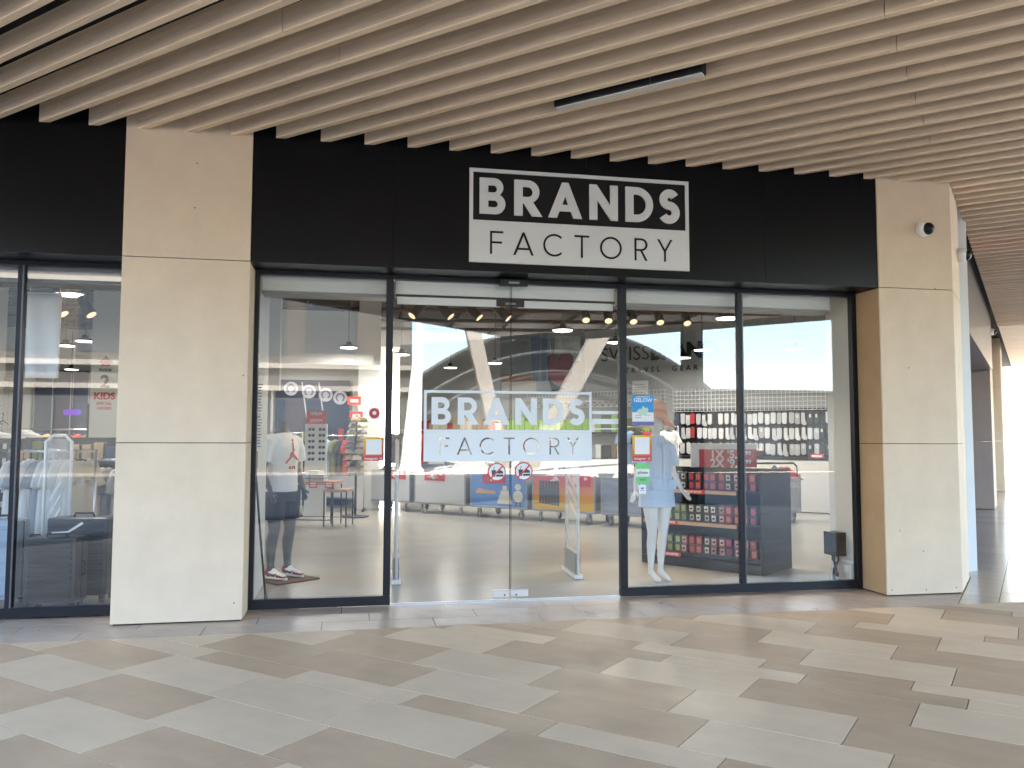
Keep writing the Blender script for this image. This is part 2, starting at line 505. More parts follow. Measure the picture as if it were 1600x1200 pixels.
# ---- arcade floor: bed of grout with every tile a piece of its own
def clip(poly, a, b, c):
    """keep a*x+b*y<=c"""
    out = []
    for i in range(len(poly)):
        p, q = poly[i], poly[(i + 1) % len(poly)]
        dp, dq = a * p[0] + b * p[1] - c, a * q[0] + b * q[1] - c
        if dp <= 0:
            out.append(p)
        if (dp < 0 < dq) or (dq < 0 < dp):
            t = dp / (dp - dq)
            out.append((p[0] + t * (q[0] - p[0]), p[1] + t * (q[1] - p[1])))
    return out
def world_to_uv(x, y):
    return (x * UX + y * UY, x * VX + y * VY)
def in_view(p, margin=0.06):
    d = Vector(p) - Vector((0, -7.1975, 1.5))
    z = d.dot(fw)
    if z < 0.3:
        return False
    return abs(d.dot(rt) / z) < (800 / 1293.5) * (1 + margin) and abs(d.dot(up) / z) < (600 / 1293.5) * (1 + margin)

fl = MB(); fl.add([(-8, -7.2, -0.010), (13.2, -7.2, -0.010), (13.2, 36, -0.010), (-8, 36, -0.010)], [(0, 1, 2, 3)])
floor = struct(fl.build('floor', 'grout', rz=ANG))
floor['label'] = 'arcade floor of white, taupe and dark tiles laid diagonally to the shop front'
BAND = -0.465
L9 = 0.908
rows = [(-3.83, -3.375, -1.9, 'WTWTWTWT'), (-3.375, -2.915, -1.27, 'TWTWTWTT'), (-2.915, -2.458, -1.68, 'WTWTWTWT'),
        (-2.458, -2.0, -1.845, 'TWTWTWTW'), (-2.0, -1.535, -1.96, 'WTWWWTTW'), (-1.535, -1.303, -0.885, 'WTWDWDWT'),
        (-1.303, -0.832, -1.13, 'WTTWTWTW'), (-0.832, -0.36, -1.37, 'TWTWTWTT'), (-0.36, 0.10, -0.21, 'TWTWTWTW'),
        (0.10, 0.33, 0.93, 'WTWTWTWT'), (0.33, 0.557, 0.62, 'TTWTWTTW'), (0.557, 1.02, 0.82, 'TWTWTWTW'),
        (1.02, 1.465, 1.32, 'TTWTWTWT'), (1.465, 1.93, 1.56, 'TWTWTWTT'), (1.93, 2.165, 2.745, 'TWTWTWTW'),
        (2.165, 2.63, 2.05, 'WTWTWTTW'), (2.63, 3.09, 2.4, 'TWTTWTWT'), (3.09, 3.32, 2.9, 'WTWTWTWT'), (3.32, 3.78, 3.2, 'TWTWTWTW'),
        (3.78, 4.24, 3.5, 'WTTWTWTW'), (4.24, 4.70, 3.9, 'TWTWTWTT'), (4.70, 4.93, 4.1, 'WTWTWTWT'), (4.93, 5.39, 4.3, 'TWTWTWTW'),
        (5.39, 5.85, 4.8, 'WTWTTWTW')]
v = -3.83
rr = random.Random(3)
while v > -6.3:
    h = 0.457 if rr.random() < 0.75 else 0.229
    rows.insert(0, (v - h, v, -4 + rr.random() * 0.9, 'WTWTTWTWWTWTTWTW')); v -= h
tiles = []
GAP = 0.0027
for v0, v1, u0, cols in rows:
    n = len(cols)
    for i in range(-5, 16):
        c = cols[i] if 0 <= i < n else rr.choice('WTTW')
        a, b = u0 + i * L9, u0 + (i + 1) * L9
        if a > 13.0 or b < -7:
            continue
        p = [(a + GAP, v0 + GAP), (b - GAP, v0 + GAP), (b - GAP, v1 - GAP), (a + GAP, v1 - GAP)]
        # keep y <= BAND : y = u*UY + v*VY
        p = clip(p, UY, VY, BAND - GAP)
        p = clip(p, 0, -1, 6.25)
        p = clip(p, 1, 0, 13.1)
        if len(p) >= 3:
            tiles.append((p, 'tile_t' if c == 'T' else 'tile_w' if c == 'W' else 'tile_t'))
# dark border tiles parallel to the shop front
for r, (y0, y1) in enumerate([(BAND, -0.165), (-0.165, 0.135), (0.135, 0.455)]):
    x = -9.2 + (0.0, 0.38, 0.15)[r]
    while x < 8.2:
        q = [(x + GAP, y0 + GAP), (x + 0.9 - GAP, y0 + GAP), (x + 0.9 - GAP, y1 - GAP), (x + GAP, y1 - GAP)]
        p = [world_to_uv(*k) for k in q]
        p = clip(p, 1, 0, 4.285)
        if len(p) >= 3:
            tiles.append((p, 'tile_d'))
        x += 0.9
# grey corridor tiles in line with the corridor
uu = [3.70, 4.60, 5.20, 5.80, 6.40, 7.00, 7.60, 8.2, 8.8, 9.4, 10.0, 10.6, 11.2, 11.8, 12.4, 13.1]
for j in range(len(uu) - 1):
    vv = -2.0 + (0.3 if j % 2 else 0)
    while vv < 35:
        st = 0.6 if vv < 20 else 3.0
        p = [(uu[j] + GAP, vv + GAP), (uu[j + 1] - GAP, vv + GAP), (uu[j + 1] - GAP, vv + st - GAP), (uu[j] + GAP, vv + st - GAP)]
        p = clip(p, -UY, -VY, -(BAND + GAP))
        if j == 0:
            p = clip(p, -1, 0, -(4.292 if vv < 4.95 else 3.77)) if len(p) > 2 else p
        if len(p) >= 3:
            tiles.append((p, 'tile_g'))
        vv += st
def centre(p):
    return sum(q[0] for q in p) / len(p), sum(q[1] for q in p) / len(p)
ranked = []
for t in tiles:
    c = W(*centre(t[0]))
    vis = in_view(c, 0.12) or any(in_view(W(*q), 0.02) for q in t[0])
    d = (c - Vector((0, -7.2, 1.5))).length
    ranked.append((0 if vis else 1, d, t))
ranked.sort(key=lambda k: (k[0], k[1]))
rest = {}
for i, (hid, d, (p, m)) in enumerate(ranked):
    if i < 298 and not hid:
        cx, cy = centre(p)
        dz = random.uniform(-0.0006, 0.0006)
        MB().prism([(a - cx, b - cy) for a, b in p], 0.012, None, -0.012).build('tile', m, floor, loc=(cx, cy, dz))
    else:
        rest.setdefault(m, MB()).prism(p, 0.012, None, -0.012)
for m, b_ in rest.items():
    o = b_.build('tile_field', m, floor); o['kind'] = 'stuff'

# ---- ceiling of the arcade: black void, timber slats, linear lamp
ce = MB(); ce.add([(-6.5, -6.12, 4.45), (-6.5, 34.0, 4.45), (12.42, 34.0, 4.45), (12.42, -6.12, 4.45)], [(0, 1, 2, 3)])
ceil = struct(ce.build('ceiling', 'void', rz=ANG))
ceil['label'] = 'black arcade ceiling hung with beige timber-look slats running diagonally'
ST, SH, SZ = 0.058, 0.152, 4.062
for k in range(-27, 61):
    v0 = 1.0815 + 0.2555 * k
    v1 = v0 + ST
    if v1 < 4.03:
        sa = v0 * (-VY / UY) ; sb = v1 * (-VY / UY)
    else:
        sa = sb = 4.292
    end = 12.40
    j0 = 1.0 if k % 2 else 4.25
    cuts = [c for c in (j0 - 13, j0 - 6.5, j0, j0 + 6.5) if max(sa, sb) + 0.15 < c < end - 0.1]
    edges = [None] + cuts + [end]
    for i in range(len(edges) - 1):
        a0, a1 = (sa, sb) if edges[i] is None else (edges[i] + 0.0025,) * 2
        e = edges[i + 1] - (0.0025 if edges[i + 1] != end else 0)
        dz = random.uniform(-0.002, 0.002)
        dv = random.uniform(-0.0015, 0.0015)
        mb = MB()
        bv = 0.004
        mb.add([(a0, v0 + bv, SZ), (e, v0 + bv, SZ), (e, v1 - bv, SZ), (a1, v1 - bv, SZ),
                (a0, v0, SZ + bv), (e, v0, SZ + bv), (e, v1, SZ + bv), (a1, v1, SZ + bv),
                (a0, v0, SZ + SH), (e, v0, SZ + SH), (e, v1, SZ + SH), (a1, v1, SZ + SH)],
               [(0, 3, 2, 1), (0, 1, 5, 4), (2, 3, 7, 6), (1, 2, 6, 5), (3, 0, 4, 7),
                (4, 5, 9, 8), (6, 7, 11, 10), (5, 6, 10, 9), (7, 4, 8, 11), (8, 9, 10, 11)])
        mb.build('slat', 'slat', ceil, loc=(0, dv, dz))
# soffit of plain panels further down the corridor
sf = MB().box((4.3, 16.75, 4.10), (12.4, 34.0, 4.16))
struct(sf.build('corridor_soffit', 'pillar', rz=ANG))
# roof over shop and arcade
rf = clip(clip([(-30, -6.14), (12.44, -6.14), (12.44, 34.02), (-30, 34.02)], -UX, -VX, 6.6), 0, -1, 6.14)
rf += []
struct(MB().prism(rf, 1.2, None, 4.47).build('roof_slab', 'beige', rz=ANG))
struct(MB().box((-13, 0.6, 4.47), (-6.61, 22, 5.6)).build('roof_slab', 'beige'))
struct(MB().prism([(-34, 0.7), (17.4, 0.7), (24, 7.2), (24, 24), (-34, 24)], 18.8, None, 5.72).build('upper_storeys', 'beige'))
struct(MB().box((12.405, -6.12, 4.0), (12.43, 34.0, 4.46)).build('roof_edge', 'beige', rz=ANG))
struct(MB().box((-1.5, -6.165, 4.0), (12.43, -6.145, 4.46)).build('roof_edge', 'beige', rz=ANG))

lamp = thing('linear_ceiling_light', 'black linear lamp with pale diffuser set between two ceiling slats', 'ceiling light', W(2.485, 0.213, 4.028), ANG)
MB().box((-0.585, -0.045, 0.012), (0.585, 0.045, 0.14)).build('housing', 'black', lamp)
MB().box((-0.578, -0.03, 0.0), (0.578, 0.03, 0.0115)).build('diffuser', 'tube', lamp, 0.003)
MB().box((0.2, -0.047, 0.015), (0.206, -0.0452, 0.138)).build('joint', 'framelite', lamp)
for sx in (-0.4, 0.4):
    MB().cyl((sx, 0, 0.141), (sx, 0, 0.42), 0.004).build('suspension_rod', 'black', lamp)

# ---- pillars of cream panels
Z1, Z2, ZT = 1.458, 2.988, 4.44
def pillar_left():
    t = thing('pillar', 'left cream panelled pillar, the widest, beside the suitcase window', 'pillar', (-1.353, 0.0, 0.0))
    x0, x1, D = -0.504, 0.504, 0.47
    MB().box((x0 + 0.02, 0.02, 0.0), (x1 - 0.02, D, ZT)).build('core', 'void', t)
    for a, b in ((0.012, Z1 - 0.003), (Z1 + 0.003, Z2 - 0.003), (Z2 + 0.003, ZT)):
        MB().box((x0, 0.0, a), (x1, 0.018, b)).build('panel', 'pillar', t, 0.0015)
        for xs in ((x1 - 0.018, x1), (x0, x0 + 0.018)):
            MB().box((xs[0], 0.021, a), (xs[1], 0.385 if b < 3 else 0.012 + 0.02, b)).build('side_panel', 'pillar', t, 0.0015)
    for x, z in ((0.47, 2.02), (0.06, 3.80), (0.05, 3.42), (0.44, 0.15)):
        MB().cyl((x, -0.0015, z), (x, 0.001, z), 0.006).build('screw_cap', 'wing', t)
    return t
pillar_left()
def pillar_right():
    t = thing('pillar', 'right cream pillar with tan side panel and round camera, at the corridor corner', 'pillar', (5.07, 0.0, 0.0))
    # plan: front 0..0.82 on y=0, then the side runs along the corridor
    ex, ey = 0.82, 0.0
    fx, fy = ex + VX * 0.97, VY * 0.97
    MB().prism([(0.02, 0.02), (0.81, 0.02), (fx - 0.03, fy), (fx - 0.5, fy + 0.45), (0.02, 0.8)], ZT).build('core', 'void', t)
    zs = ((0.012, Z1 - 0.003), (Z1 + 0.003, Z2 - 0.003), (Z2 + 0.003, ZT))
    for a, b in zs:
        MB().box((0.0, 0.0, a), (0.82, 0.018, b)).build('panel', 'pillar', t, 0.0015)
        p = [(ex, ey + 0.0005), (fx, fy), (fx - UX * 0.018, fy - UY * 0.018), (ex - UX * 0.018 + VX * 0.02, ey + VY * 0.02 - UY * 0.018)]
        MB().prism(p, b - a, None, a).build('side_panel', 'pillar', t)
        if b < 3:
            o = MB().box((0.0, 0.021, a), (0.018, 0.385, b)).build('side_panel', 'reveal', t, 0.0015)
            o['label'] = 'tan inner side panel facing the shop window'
    for x, z in ((0.05, 0.06), (0.75, 0.06), (0.42, 0.05), (0.40, 0.42), (0.3, 2.2), (0.62, 3.0), (0.15, 0.62)):
        MB().cyl((x, -0.0015, z), (x, 0.001, z), 0.006).build('screw_cap', 'wing', t)
    return t
pillar_right()

# ---- black fascia boards
def fascia(label, joints):
    t = thing('fascia_board', label, 'fascia', ((joints[0] + joints[-1]) / 2, 0.015, 2.988))
    o = t.location.x
    for i in range(len(joints) - 1):
        MB().box((joints[i] - o + 0.0015, 0, 0), (joints[i + 1] - o - 0.0015, 0.012, 1.45)).build('panel', 'fascia', t)
    MB().box((joints[0] - o, 0.014, 0.004), (joints[-1] - o, 0.372, 0.02)).build('soffit_panel', 'fascia', t)
    MB().box((joints[0] - o, 0.374, 0.12), (joints[-1] - o, 0.45, 1.45)).build('backing', 'void', t)
    return t
fascia('black fascia board above the shop doors carrying the white sign', [-0.848, 0.35, 2.10, 3.87, 5.068])
fascia('black fascia board left of the wide pillar, above the suitcase window', [-9.0, -6.0, -3.6, -1.858])

# ---- shop sign
def sign_polys(W0, H0):
    pass
def brand_sign(parent, width, m_white, m_black, depth, knock):
    """sign in local XZ, origin lower-left; total width x height = 1 x 0.412"""
    k = width / 1305.0
    Hh = 0.410 * width
    split = 0.168 * width
    bw = 0.0155 * width
    # frame and lower plate
    parent_l = []
    fr = [[(0, split), (width, split), (width, Hh), (0, Hh)], [(bw, split + bw), (width - bw, split + bw), (width - bw, Hh - bw), (bw, Hh - bw)]]
    lh = 0.100 * width
    lz = (split - lh) / 2 + 0.004 * width
    thin = []
    for ch, x in TPOS:
        for poly in THIN[ch]:
            thin.append([(x * k + p[0] * lh, lz + p[1] * lh) for p in poly])
    if knock:
        link('frame_line', shape_mesh('frame_line', fr, m_white, depth), parent)
        link('plate', shape_mesh('plate', [[(0, 0), (width, 0), (width, split - 0.0005), (0, split - 0.0005)]] + thin, m_white, depth), parent)
    else:
        link('frame_line', shape_mesh('frame_line', fr, m_white, depth), parent)
        MB().box((0, -depth / 2, 0), (width, depth / 2, split - 0.0005)).build('plate', m_white, parent)
        for ch, x in TPOS:
            polys = [[(x * k + p[0] * lh, lz + p[1] * lh) for p in poly] for poly in THIN[ch]]
            link('letter', shape_mesh('letter_' + ch, polys, m_black, 0.006), parent, loc=(0, -depth / 2 - 0.0015, 0))
    bh = 0.158 * width
    bx, bwid = 57 * k, 1201 * k
    bz = split + bw + (Hh - split - 2 * bw - bh) / 2 + 0.002 * width
    for ch in 'BRANDS':
        polys = [[(bx + BPOS[ch] * bwid + p[0] * bh, bz + p[1] * bh) for p in poly] for poly in BOLD[ch]]
        link('letter', shape_mesh('letter_' + ch, polys, m_white, depth), parent)
sg = thing('shop_sign', 'large white and black BRANDS FACTORY sign on the fascia above the doors', 'sign', (1.013, -0.004, 3.062))
MB().box((0.004, 0.002, 0.004), (2.070, 0.017, 0.846)).build('backboard', 'signblack', sg)
brand_sign(sg, 2.074, 'signwhite', 'signblack', 0.022, False)

# ---- glazing of the shop front
GY = 0.42
def bar(mb, x0, x1, z0, z1, y0=0.385, y1=0.455):
    mb.box((x0, y0, z0), (x1, y1, z1))
def window(name, label, x0, x1, mull, transom=True, cat='window', bottom=True, jl=0.04, jr=0.04):
    t = thing(name, label, cat, ((x0 + x1) / 2, GY, 0.0))
    ox = t.location.x
    def P(mb, nm, m='frame', bv=0.002):
        for i in range(len(mb.v)):
            x, y, z = mb.v[i]; mb.v[i] = (x - ox, y - GY, z)
        return mb.build(nm, m, t, bv)
    zb = 0.095 if bottom else 0.012
    if bottom:
        mb = MB(); bar(mb, x0, x1, 0.012, 0.093); P(mb, 'bottom_rail')
    mb = MB(); bar(mb, x0, x1, 2.955, 3.014); P(mb, 'top_rail')
    xs = [x0] + mull + [x1]
    for s, w in ((x0, jl), (x1 - jr, jr)):
        if w:
            mb = MB(); bar(mb, s, s + w, zb, 2.954); P(mb, 'jamb')
            mb = MB(); bar(mb, s, s + w, 3.016, 3.22); P(mb, 'jamb')
    for q in mull:
        mb = MB(); bar(mb, q - 0.026, q + 0.026, zb, 2.954); P(mb, 'mullion')
        mb = MB(); bar(mb, q - 0.026, q + 0.026, 3.016, 3.22); P(mb, 'mullion')
        mb = MB(); mb.box((q + 0.012, 0.379, zb), (q + 0.0245, 0.3845, 2.954)); P(mb, 'glazing_bead', 'framelite', 0)
    for i in range(len(xs) - 1):
        a = xs[i] + (jl if i == 0 else 0.026); b = xs[i + 1] - (jr if i == len(xs) - 2 else 0.026)
        mb = MB(); mb.box((a, GY - 0.005, zb), (b, GY + 0.005, 2.954)); P(mb, 'pane', GLASS, 0)
        mb = MB(); mb.box((a, GY - 0.005, 3.016), (b, GY + 0.005, 3.22)); P(mb, 'transom_pane', GLASS, 0)
    return t
window('shop_window', 'left display window with the headless grey mannequin behind it', -0.846, 0.372, [], jl=0.038, jr=0.062)
window('shop_window', 'right display window of two panes with the white mannequin in blue dress', 2.535, 5.066, [3.792], jl=0.07, jr=0.05)
window('shop_window', 'leftmost display window with suitcases, cut by the picture edge', -9.0, -1.858, [-7.2, -5.4, -3.95, -2.745], jr=0.04)
# ---- sliding doors between them
dt = thing('door_header', 'black door header rail with white transom above the sliding glass doors', 'door header', (1.4535, GY, 2.955))
MB().box((-1.0805, -0.035, 0.0), (1.0805, 0.035, 0.059)).build('top_rail', 'frame', dt, 0.002)
MB().box((-1.0805, -0.005, 0.061), (1.0805, 0.005, 0.265)).build('transom_pane', GLASS, dt)
for nm, lab, a, b in (('sliding_door', 'left sliding glass leaf of the entrance doors', 0.374, 1.468), ('sliding_door', 'right sliding glass leaf of the entrance doors', 1.478, 2.533)):
    t = thing(nm, lab, 'door', ((a + b) / 2, GY, 0.0))
    h = (b - a) / 2
    MB().box((-h, -0.005, 0.022), (h, 0.005, 2.953)).build('pane', GLASS, t)
    e = h - 0.003 if a < 1 else -h
    MB().box((e, -0.007, 0.11), (e + 0.003, 0.007, 2.953)).build('edge_seal', 'frame', t)
    s = 1 if a < 1 else -1
    mb = MB().box((min(s * (h - 0.165), s * (h - 0.004)), -0.014, 0.042), (max(s * (h - 0.165), s * (h - 0.004)), 0.014, 0.108))
    lk = mb.build('lock_plate', 'chrome', t, 0.003)
    MB().cyl((s * (h - 0.05), -0.017, 0.062), (s * (h - 0.05), -0.0135, 0.062), 0.008).build('keyhole', 'black', lk)
    MB().box((-h, -0.012, 0.004), (h, 0.012, 0.02)).build('bottom_rail', 'chrome', t)
tag(B('door_threshold', (0.374, 0.40, -0.004), (2.533, 0.46, 0.003), 'chrome'), 'thin steel threshold under the sliding glass doors', 'threshold')
for z, y, lab in ((2.905, 0.30, 'black motion sensor under the fascia above the doors'), (2.735, 0.47, 'black motion sensor on the white header inside the doors')):
    t = thing('door_sensor', lab, 'sensor', (1.475, y, z + 0.042))
    MB().box((-0.135, -0.03, -0.032), (0.135, 0.03, 0.034)).build('housing', 'black', t, 0.012, 2)
    MB().box((-0.05, -0.0325, -0.012), (0.05, -0.0302, 0.006)).build('lens', 'grey', t)
# white roller boxes and header behind the glass
def headbox(label, x0, x1, z0, z1, y0=0.52, y1=0.78, m='white'):
    t = thing('shutter_box', label, 'shutter box', ((x0 + x1) / 2, y0, z0))
    h = (x1 - x0) / 2
    MB().box((-h, 0, 0), (h, y1 - y0, z1 - z0)).build('casing', m, t, 0.003)
    MB().box((-h, -0.004, -0.032), (h, y1 - y0 - 0.05, -0.002)).build('bottom_slat', 'grey', t, 0.002)
headbox('white shutter box behind the top of the left display window', -0.80, 0.33, 2.835, 2.99)
headbox('white shutter box behind the top of the right display window', 2.60, 4.86, 2.835, 2.99)
headbox('white shutter box behind the top of the leftmost window', -8.9, -1.95, 2.86, 2.97, m='grey')
oh = thing('door_operator', 'white door operator header with two bright rails inside the entrance', 'door operator', (1.455, 0.47, 2.80))
MB().box((-1.06, 0, 0.035), (1.06, 0.2, 0.19)).build('casing', 'whitegloss', oh, 0.003)
MB().box((-1.06, 0.0, 0.012), (1.06, 0.12, 0.033)).build('shadow_rail', 'black', oh)
MB().box((-1.045, -0.012, -0.058), (-0.075, 0.02, 0.010)).build('rail', 'whitegloss', oh, 0.002)
MB().box((0.10, -0.012, -0.058), (1.04, 0.02, 0.010)).build('rail', 'whitegloss', oh, 0.002)
MB().box((-0.07, 0.0, -0.04), (0.095, 0.03, 0.008)).build('carriage', 'blackmetal', oh)

# ---- corridor side of the building: recessed glass, sign band, pillars
def cornerbox(name, label, cat, u0, u1, v0, v1, z0, z1, m, parts=None):
    t = thing(name, label, cat, W((u0 + u1) / 2, v0, z0), ANG)
    hu = (u1 - u0) / 2
    return t, hu, v1 - v0
t, hu, L = cornerbox('corridor_window', 'dark blue shop window recessed in the corridor wall', 'window', 3.70, 3.76, 5.02, 15.38, 0, 3.0, None)
MB().box((-hu, 0.02, 0.02), (hu, L - 0.02, 2.98)).build('pane', 'blueglass', t)
MB().box((-hu - 0.02, 0.0, 0.0), (hu + 0.02, L, 0.018)).build('bottom_rail', 'frame', t)
for q in (2.5, 5.0, 7.6):
    MB().box((hu + 0.001, q, 0.03), (hu + 0.04, q + 0.05, 2.97)).build('mullion', 'frame', t)
t, hu, L = cornerbox('corridor_sign_band', 'glossy grey sign band with red motif high on the corridor wall', 'sign', 3.70, 4.20, 5.02, 15.38, 3.0, 4.4, None)
MB().box((-hu, 0.0, 0.0), (hu, L, 1.44)).build('casing', 'signpanel', t)
MB().prism([(1.4, 0.15), (2.1, 0.3), (2.5, 0.9), (2.0, 0.95), (1.5, 0.55)], 0.006, Matrix.Translation((hu + 0.001, 0, 0)) @ Matrix(((0, 0, 1, 0), (1, 0, 0, 0), (0, 1, 0, 0), (0, 0, 0, 1)))).build('motif', 'redlit', t)
for v0, lab in ((15.4, 'cream pillar further along the corridor, seen narrow past the corner'), (22.5, 'farthest cream pillar at the bright end of the corridor')):
    t, hu, L = cornerbox('pillar', lab, 'pillar', 3.55, 4.15, v0, v0 + 1.3, 0, 4.44, None)
    for a, b in ((0.012, Z1 - 0.003), (Z1 + 0.003, Z2 - 0.003), (Z2 + 0.003, ZT)):
        MB().box((-hu, 0, a), (hu, L, b)).build('panel', 'pillar', t, 0.002)
t, hu, L = cornerbox('corridor_wall', 'pale wall closing the far corridor', 'wall', 3.4, 3.9, 16.72, 22.48, 0, 4.44, None)
MB().box((-hu, 0, 0), (hu, L, 4.44)).build('panel', 'shopwall', t)
t, hu, L = cornerbox('corridor_wall', 'pale last stretch of wall by the open end of the corridor', 'wall', 3.4, 3.9, 23.82, 34, 0, 4.44, None)
MB().box((-hu, 0, 0), (hu, L, 4.44)).build('panel', 'shopwall', t)

# ---- cameras on the pillars
def cctv(label, loc, rz, tilt):
    t = thing('security_camera', label, 'security camera', loc, rz)
    MB().lathe([(0.0, 0), (0.075, 0), (0.078, 0.012), (0.076, 0.05), (0.062, 0.085)], 24).build('housing', 'whitegloss', t)
    MB().lathe([(0.062, 0.083), (0.058, 0.10), (0.045, 0.118), (0.026, 0.13), (0.001, 0.134)], 20, smooth=True).build('dome', 'black', t)
    t.rotation_mode = 'QUATERNION'
    t.rotation_quaternion = Vector(tilt).to_track_quat('Z', 'Y')
    return t
cctv('white dome camera with dark eye on the front of the right pillar', (5.56, 0.0, 3.585), 0, (0.12, -1, -0.1))
q = W(4.2885, 4.86, 3.50); cctv('white dome camera on the corridor side of the right pillar', q, 0, (UX, UY, -0.1))
q = W(4.151, 16.0, 3.9); cctv('small white camera far along the corridor under the slats', q, 0, (UX, UY, -0.1))

# ================================================================== SHOP SHELL
sfm = MB(); sfm.add([(-12.4, 0.462, -0.004), (5.6, 0.462, -0.004), (15, 9.5, -0.004), (4, 19.6, -0.004), (-12.4, 19.6, -0.004)], [(0, 1, 2, 3, 4)])
struct(sfm.build('shop_floor', 'shopfloor'))
cm = MB(); cm.add([(-12.4, 0.46, 4.44), (-12.4, 19.6, 4.44), (4, 19.6, 4.44), (15, 9.5, 4.44), (5.9, 0.46, 4.44)], [(0, 1, 2, 3, 4)])
shopceil = struct(cm.build('shop_ceiling', 'blackceil'))
rp = random.Random(5)
for i in range(9):
    y = 1.2 + i * 1.6
    MB().cyl((-8, y + 1.2, 4.30), (9.5 if y > 4 else 5.2, y - 1.0, 4.30), 0.045, n=8).build('ceiling_pipe', 'redpipe' if i % 2 == 0 else 'blackceil', shopceil)
for i in range(12):
    x = -7 + i * 1.35
    MB().box((x, 0.8, 4.34), (x + 0.07, 16, 4.42)).build('ceiling_joist', 'blackceil', shopceil)
for a, b, y in ((-8, 4.8, 1.9), (-8, 8, 6.4)):
    MB().box((a, y, 4.12), (b, y + 0.28, 4.20)).build('cable_tray', 'grey', shopceil)
def wall(name, p0, p1, z0, z1, m, th=0.12):
    p0, p1 = Vector((*p0, 0)), Vector((*p1, 0))
    d = (p1 - p0); n = Vector((-d.y, d.x, 0)).normalized() * th
    mb = MB().prism([(p0.x, p0.y), (p1.x, p1.y), (p1.x + n.x, p1.y + n.y), (p0.x + n.x, p0.y + n.y)], z1 - z0, None, z0)
    o = struct(mb.build(name, m))
    return o
BV = 12.8
wa, wb = W(-10.2, BV), W(3.6, BV)
wall('shop_back_wall', (wa.x, wa.y), (wb.x, wb.y), 0, 4.13, 'greywall')
wall('shop_wall', (0.45, 12.0), (-1.75, 12.0), 0, 0.001 + 4.43, 'shopwall', -0.15)
wall('shop_wall', (0.45, 12.16), (0.45, 17.3), 0, 4.43, 'shopwall')
wall('shop_wall', (-1.75, 12.16), (-1.75, 17.0), 0, 4.43, 'shopwall', -0.12)
wall('shop_wall', (-1.6, 17.0), (-12.4, 17.0), 0, 4.43, 'shopwall', -0.15)
wall('shop_wall', (-12.3, 17.0), (-12.3, 0.47), 0, 4.43, 'shopwall', -0.12)
wall('shop_wall', (-4.75, 0.95), (-4.75, 5.5), 0, 4.43, 'shopwall', 0.12)
c0, c1 = W(3.62, 5.2), W(3.62, 15.5)
wall('shop_wall', (c0.x, c0.y), (c1.x, c1.y), 0, 4.43, 'shopwall')
# short wall stubs beside the display windows
wall('shop_wall', (-0.852, 0.462), (-0.852, 1.80), 0, 4.43, 'shopwall', 0.2)
wall('shop_wall', (5.062, 0.462), (5.062, 0.93), 0, 4.43, 'shopwall', -0.30)
wall('shop_wall', (5.365, 0.80), (7.05, 1.30), 0, 4.43, 'shopwall', -0.1)
# white bulkhead over the left part, deep inside
bh = MB().box((-1.7, 9.4, 2.95), (0.44, 9.52, 4.0)); struct(bh.build('bulkhead', 'shopwall'))
struct(MB().box((-1.55, 6.2, 2.25), (-1.1, 6.5, 4.43)).build('shop_column', 'shopwall'))
struct(MB().box((0.16, 10.6, 0.0), (0.62, 11.0, 4.43)).build('shop_column', 'shopwall'))

# ================================================================== OUTSIDE, behind the camera: seen only in the glass
def leaning(name, label, base, top, wb, wt, depth, m):
    t = thing(name, label, 'column', (*base[:2], 0))
    d = Vector(top) - Vector((*base[:2], 0))
    MB().loft([[(-wb / 2, -depth / 2, 0), (wb / 2, -depth / 2, 0), (wb / 2, depth / 2, 0), (-wb / 2, depth / 2, 0)],
               [(d.x - wt / 2, d.y - depth / 2, d.z), (d.x + wt / 2, d.y - depth / 2, d.z), (d.x + wt / 2, d.y + depth / 2, d.z), (d.x - wt / 2, d.y + depth / 2, d.z)]],
              False, False).build('shaft', m, t, 0.03, 2)
    MB().box((-wb / 2 - 0.12, -depth / 2 - 0.12, 0.0), (wb / 2 + 0.12, depth / 2 + 0.12, 0.12)).build('base_plate', 'beige', t)
    return t
leaning('leaning_column', 'beige column leaning left, half of a V, mirrored in the door glass', (7.15, -30.4), (4.75, -30.4, 10.2), 0.66, 0.72, 0.6, 'vcol')
leaning('leaning_column', 'beige column leaning right, half of a V, mirrored in the door glass', (8.2, -30.4), (13.9, -30.4, 10.2), 0.95, 1.0, 0.6, 'vcol')
leaning('leaning_column', 'bright white tapering column mirrored beside the left door', (2.62, -28.85), (3.09, -28.85, 8.4), 0.92, 0.10, 0.5, 'concrete')
# arched canopy across the plaza
vt = thing('arched_canopy', 'grey arched canopy across the plaza mirrored in the door glass', 'canopy', (14.9, -49.0, 0))
def archz(dx):
    return 9.55 - 0.0350 * dx * dx
xs_ = [-16.2 + i * 32.4 / 36 for i in range(37)]
ring = [[(x, 0, archz(x)) for x in xs_], [(x, -26, archz(x)) for x in xs_], [(x, -26, archz(x) - 0.35) for x in xs_], [(x, 0, archz(x) - 0.35) for x in xs_]]
mb = MB()
n_ = len(xs_)
vs = [p for r in ring for p in r]
fs = []
for a in range(4):
    b = (a + 1) % 4
    for i in range(n_ - 1):
        fs.append((a * n_ + i, a * n_ + i + 1, b * n_ + i + 1, b * n_ + i))
mb.add(vs, fs); mb.build('shell', 'vault', vt)
for off, yy in ((0.10, 0.05), (-1.5, -1.0), (-2.9, -1.4)):
    MB().tube([(x, yy, archz(x) + off - 0.25) for x in xs_ if archz(x) + off > 0.2], 0.16, 6).build('rib', 'vaultrib', vt)
poly = [(x, archz(x) - 0.4) for x in xs_ if archz(x) > 0.4]
poly = [(poly[0][0], 0.0)] + poly + [(poly[-1][0], 0.0)]
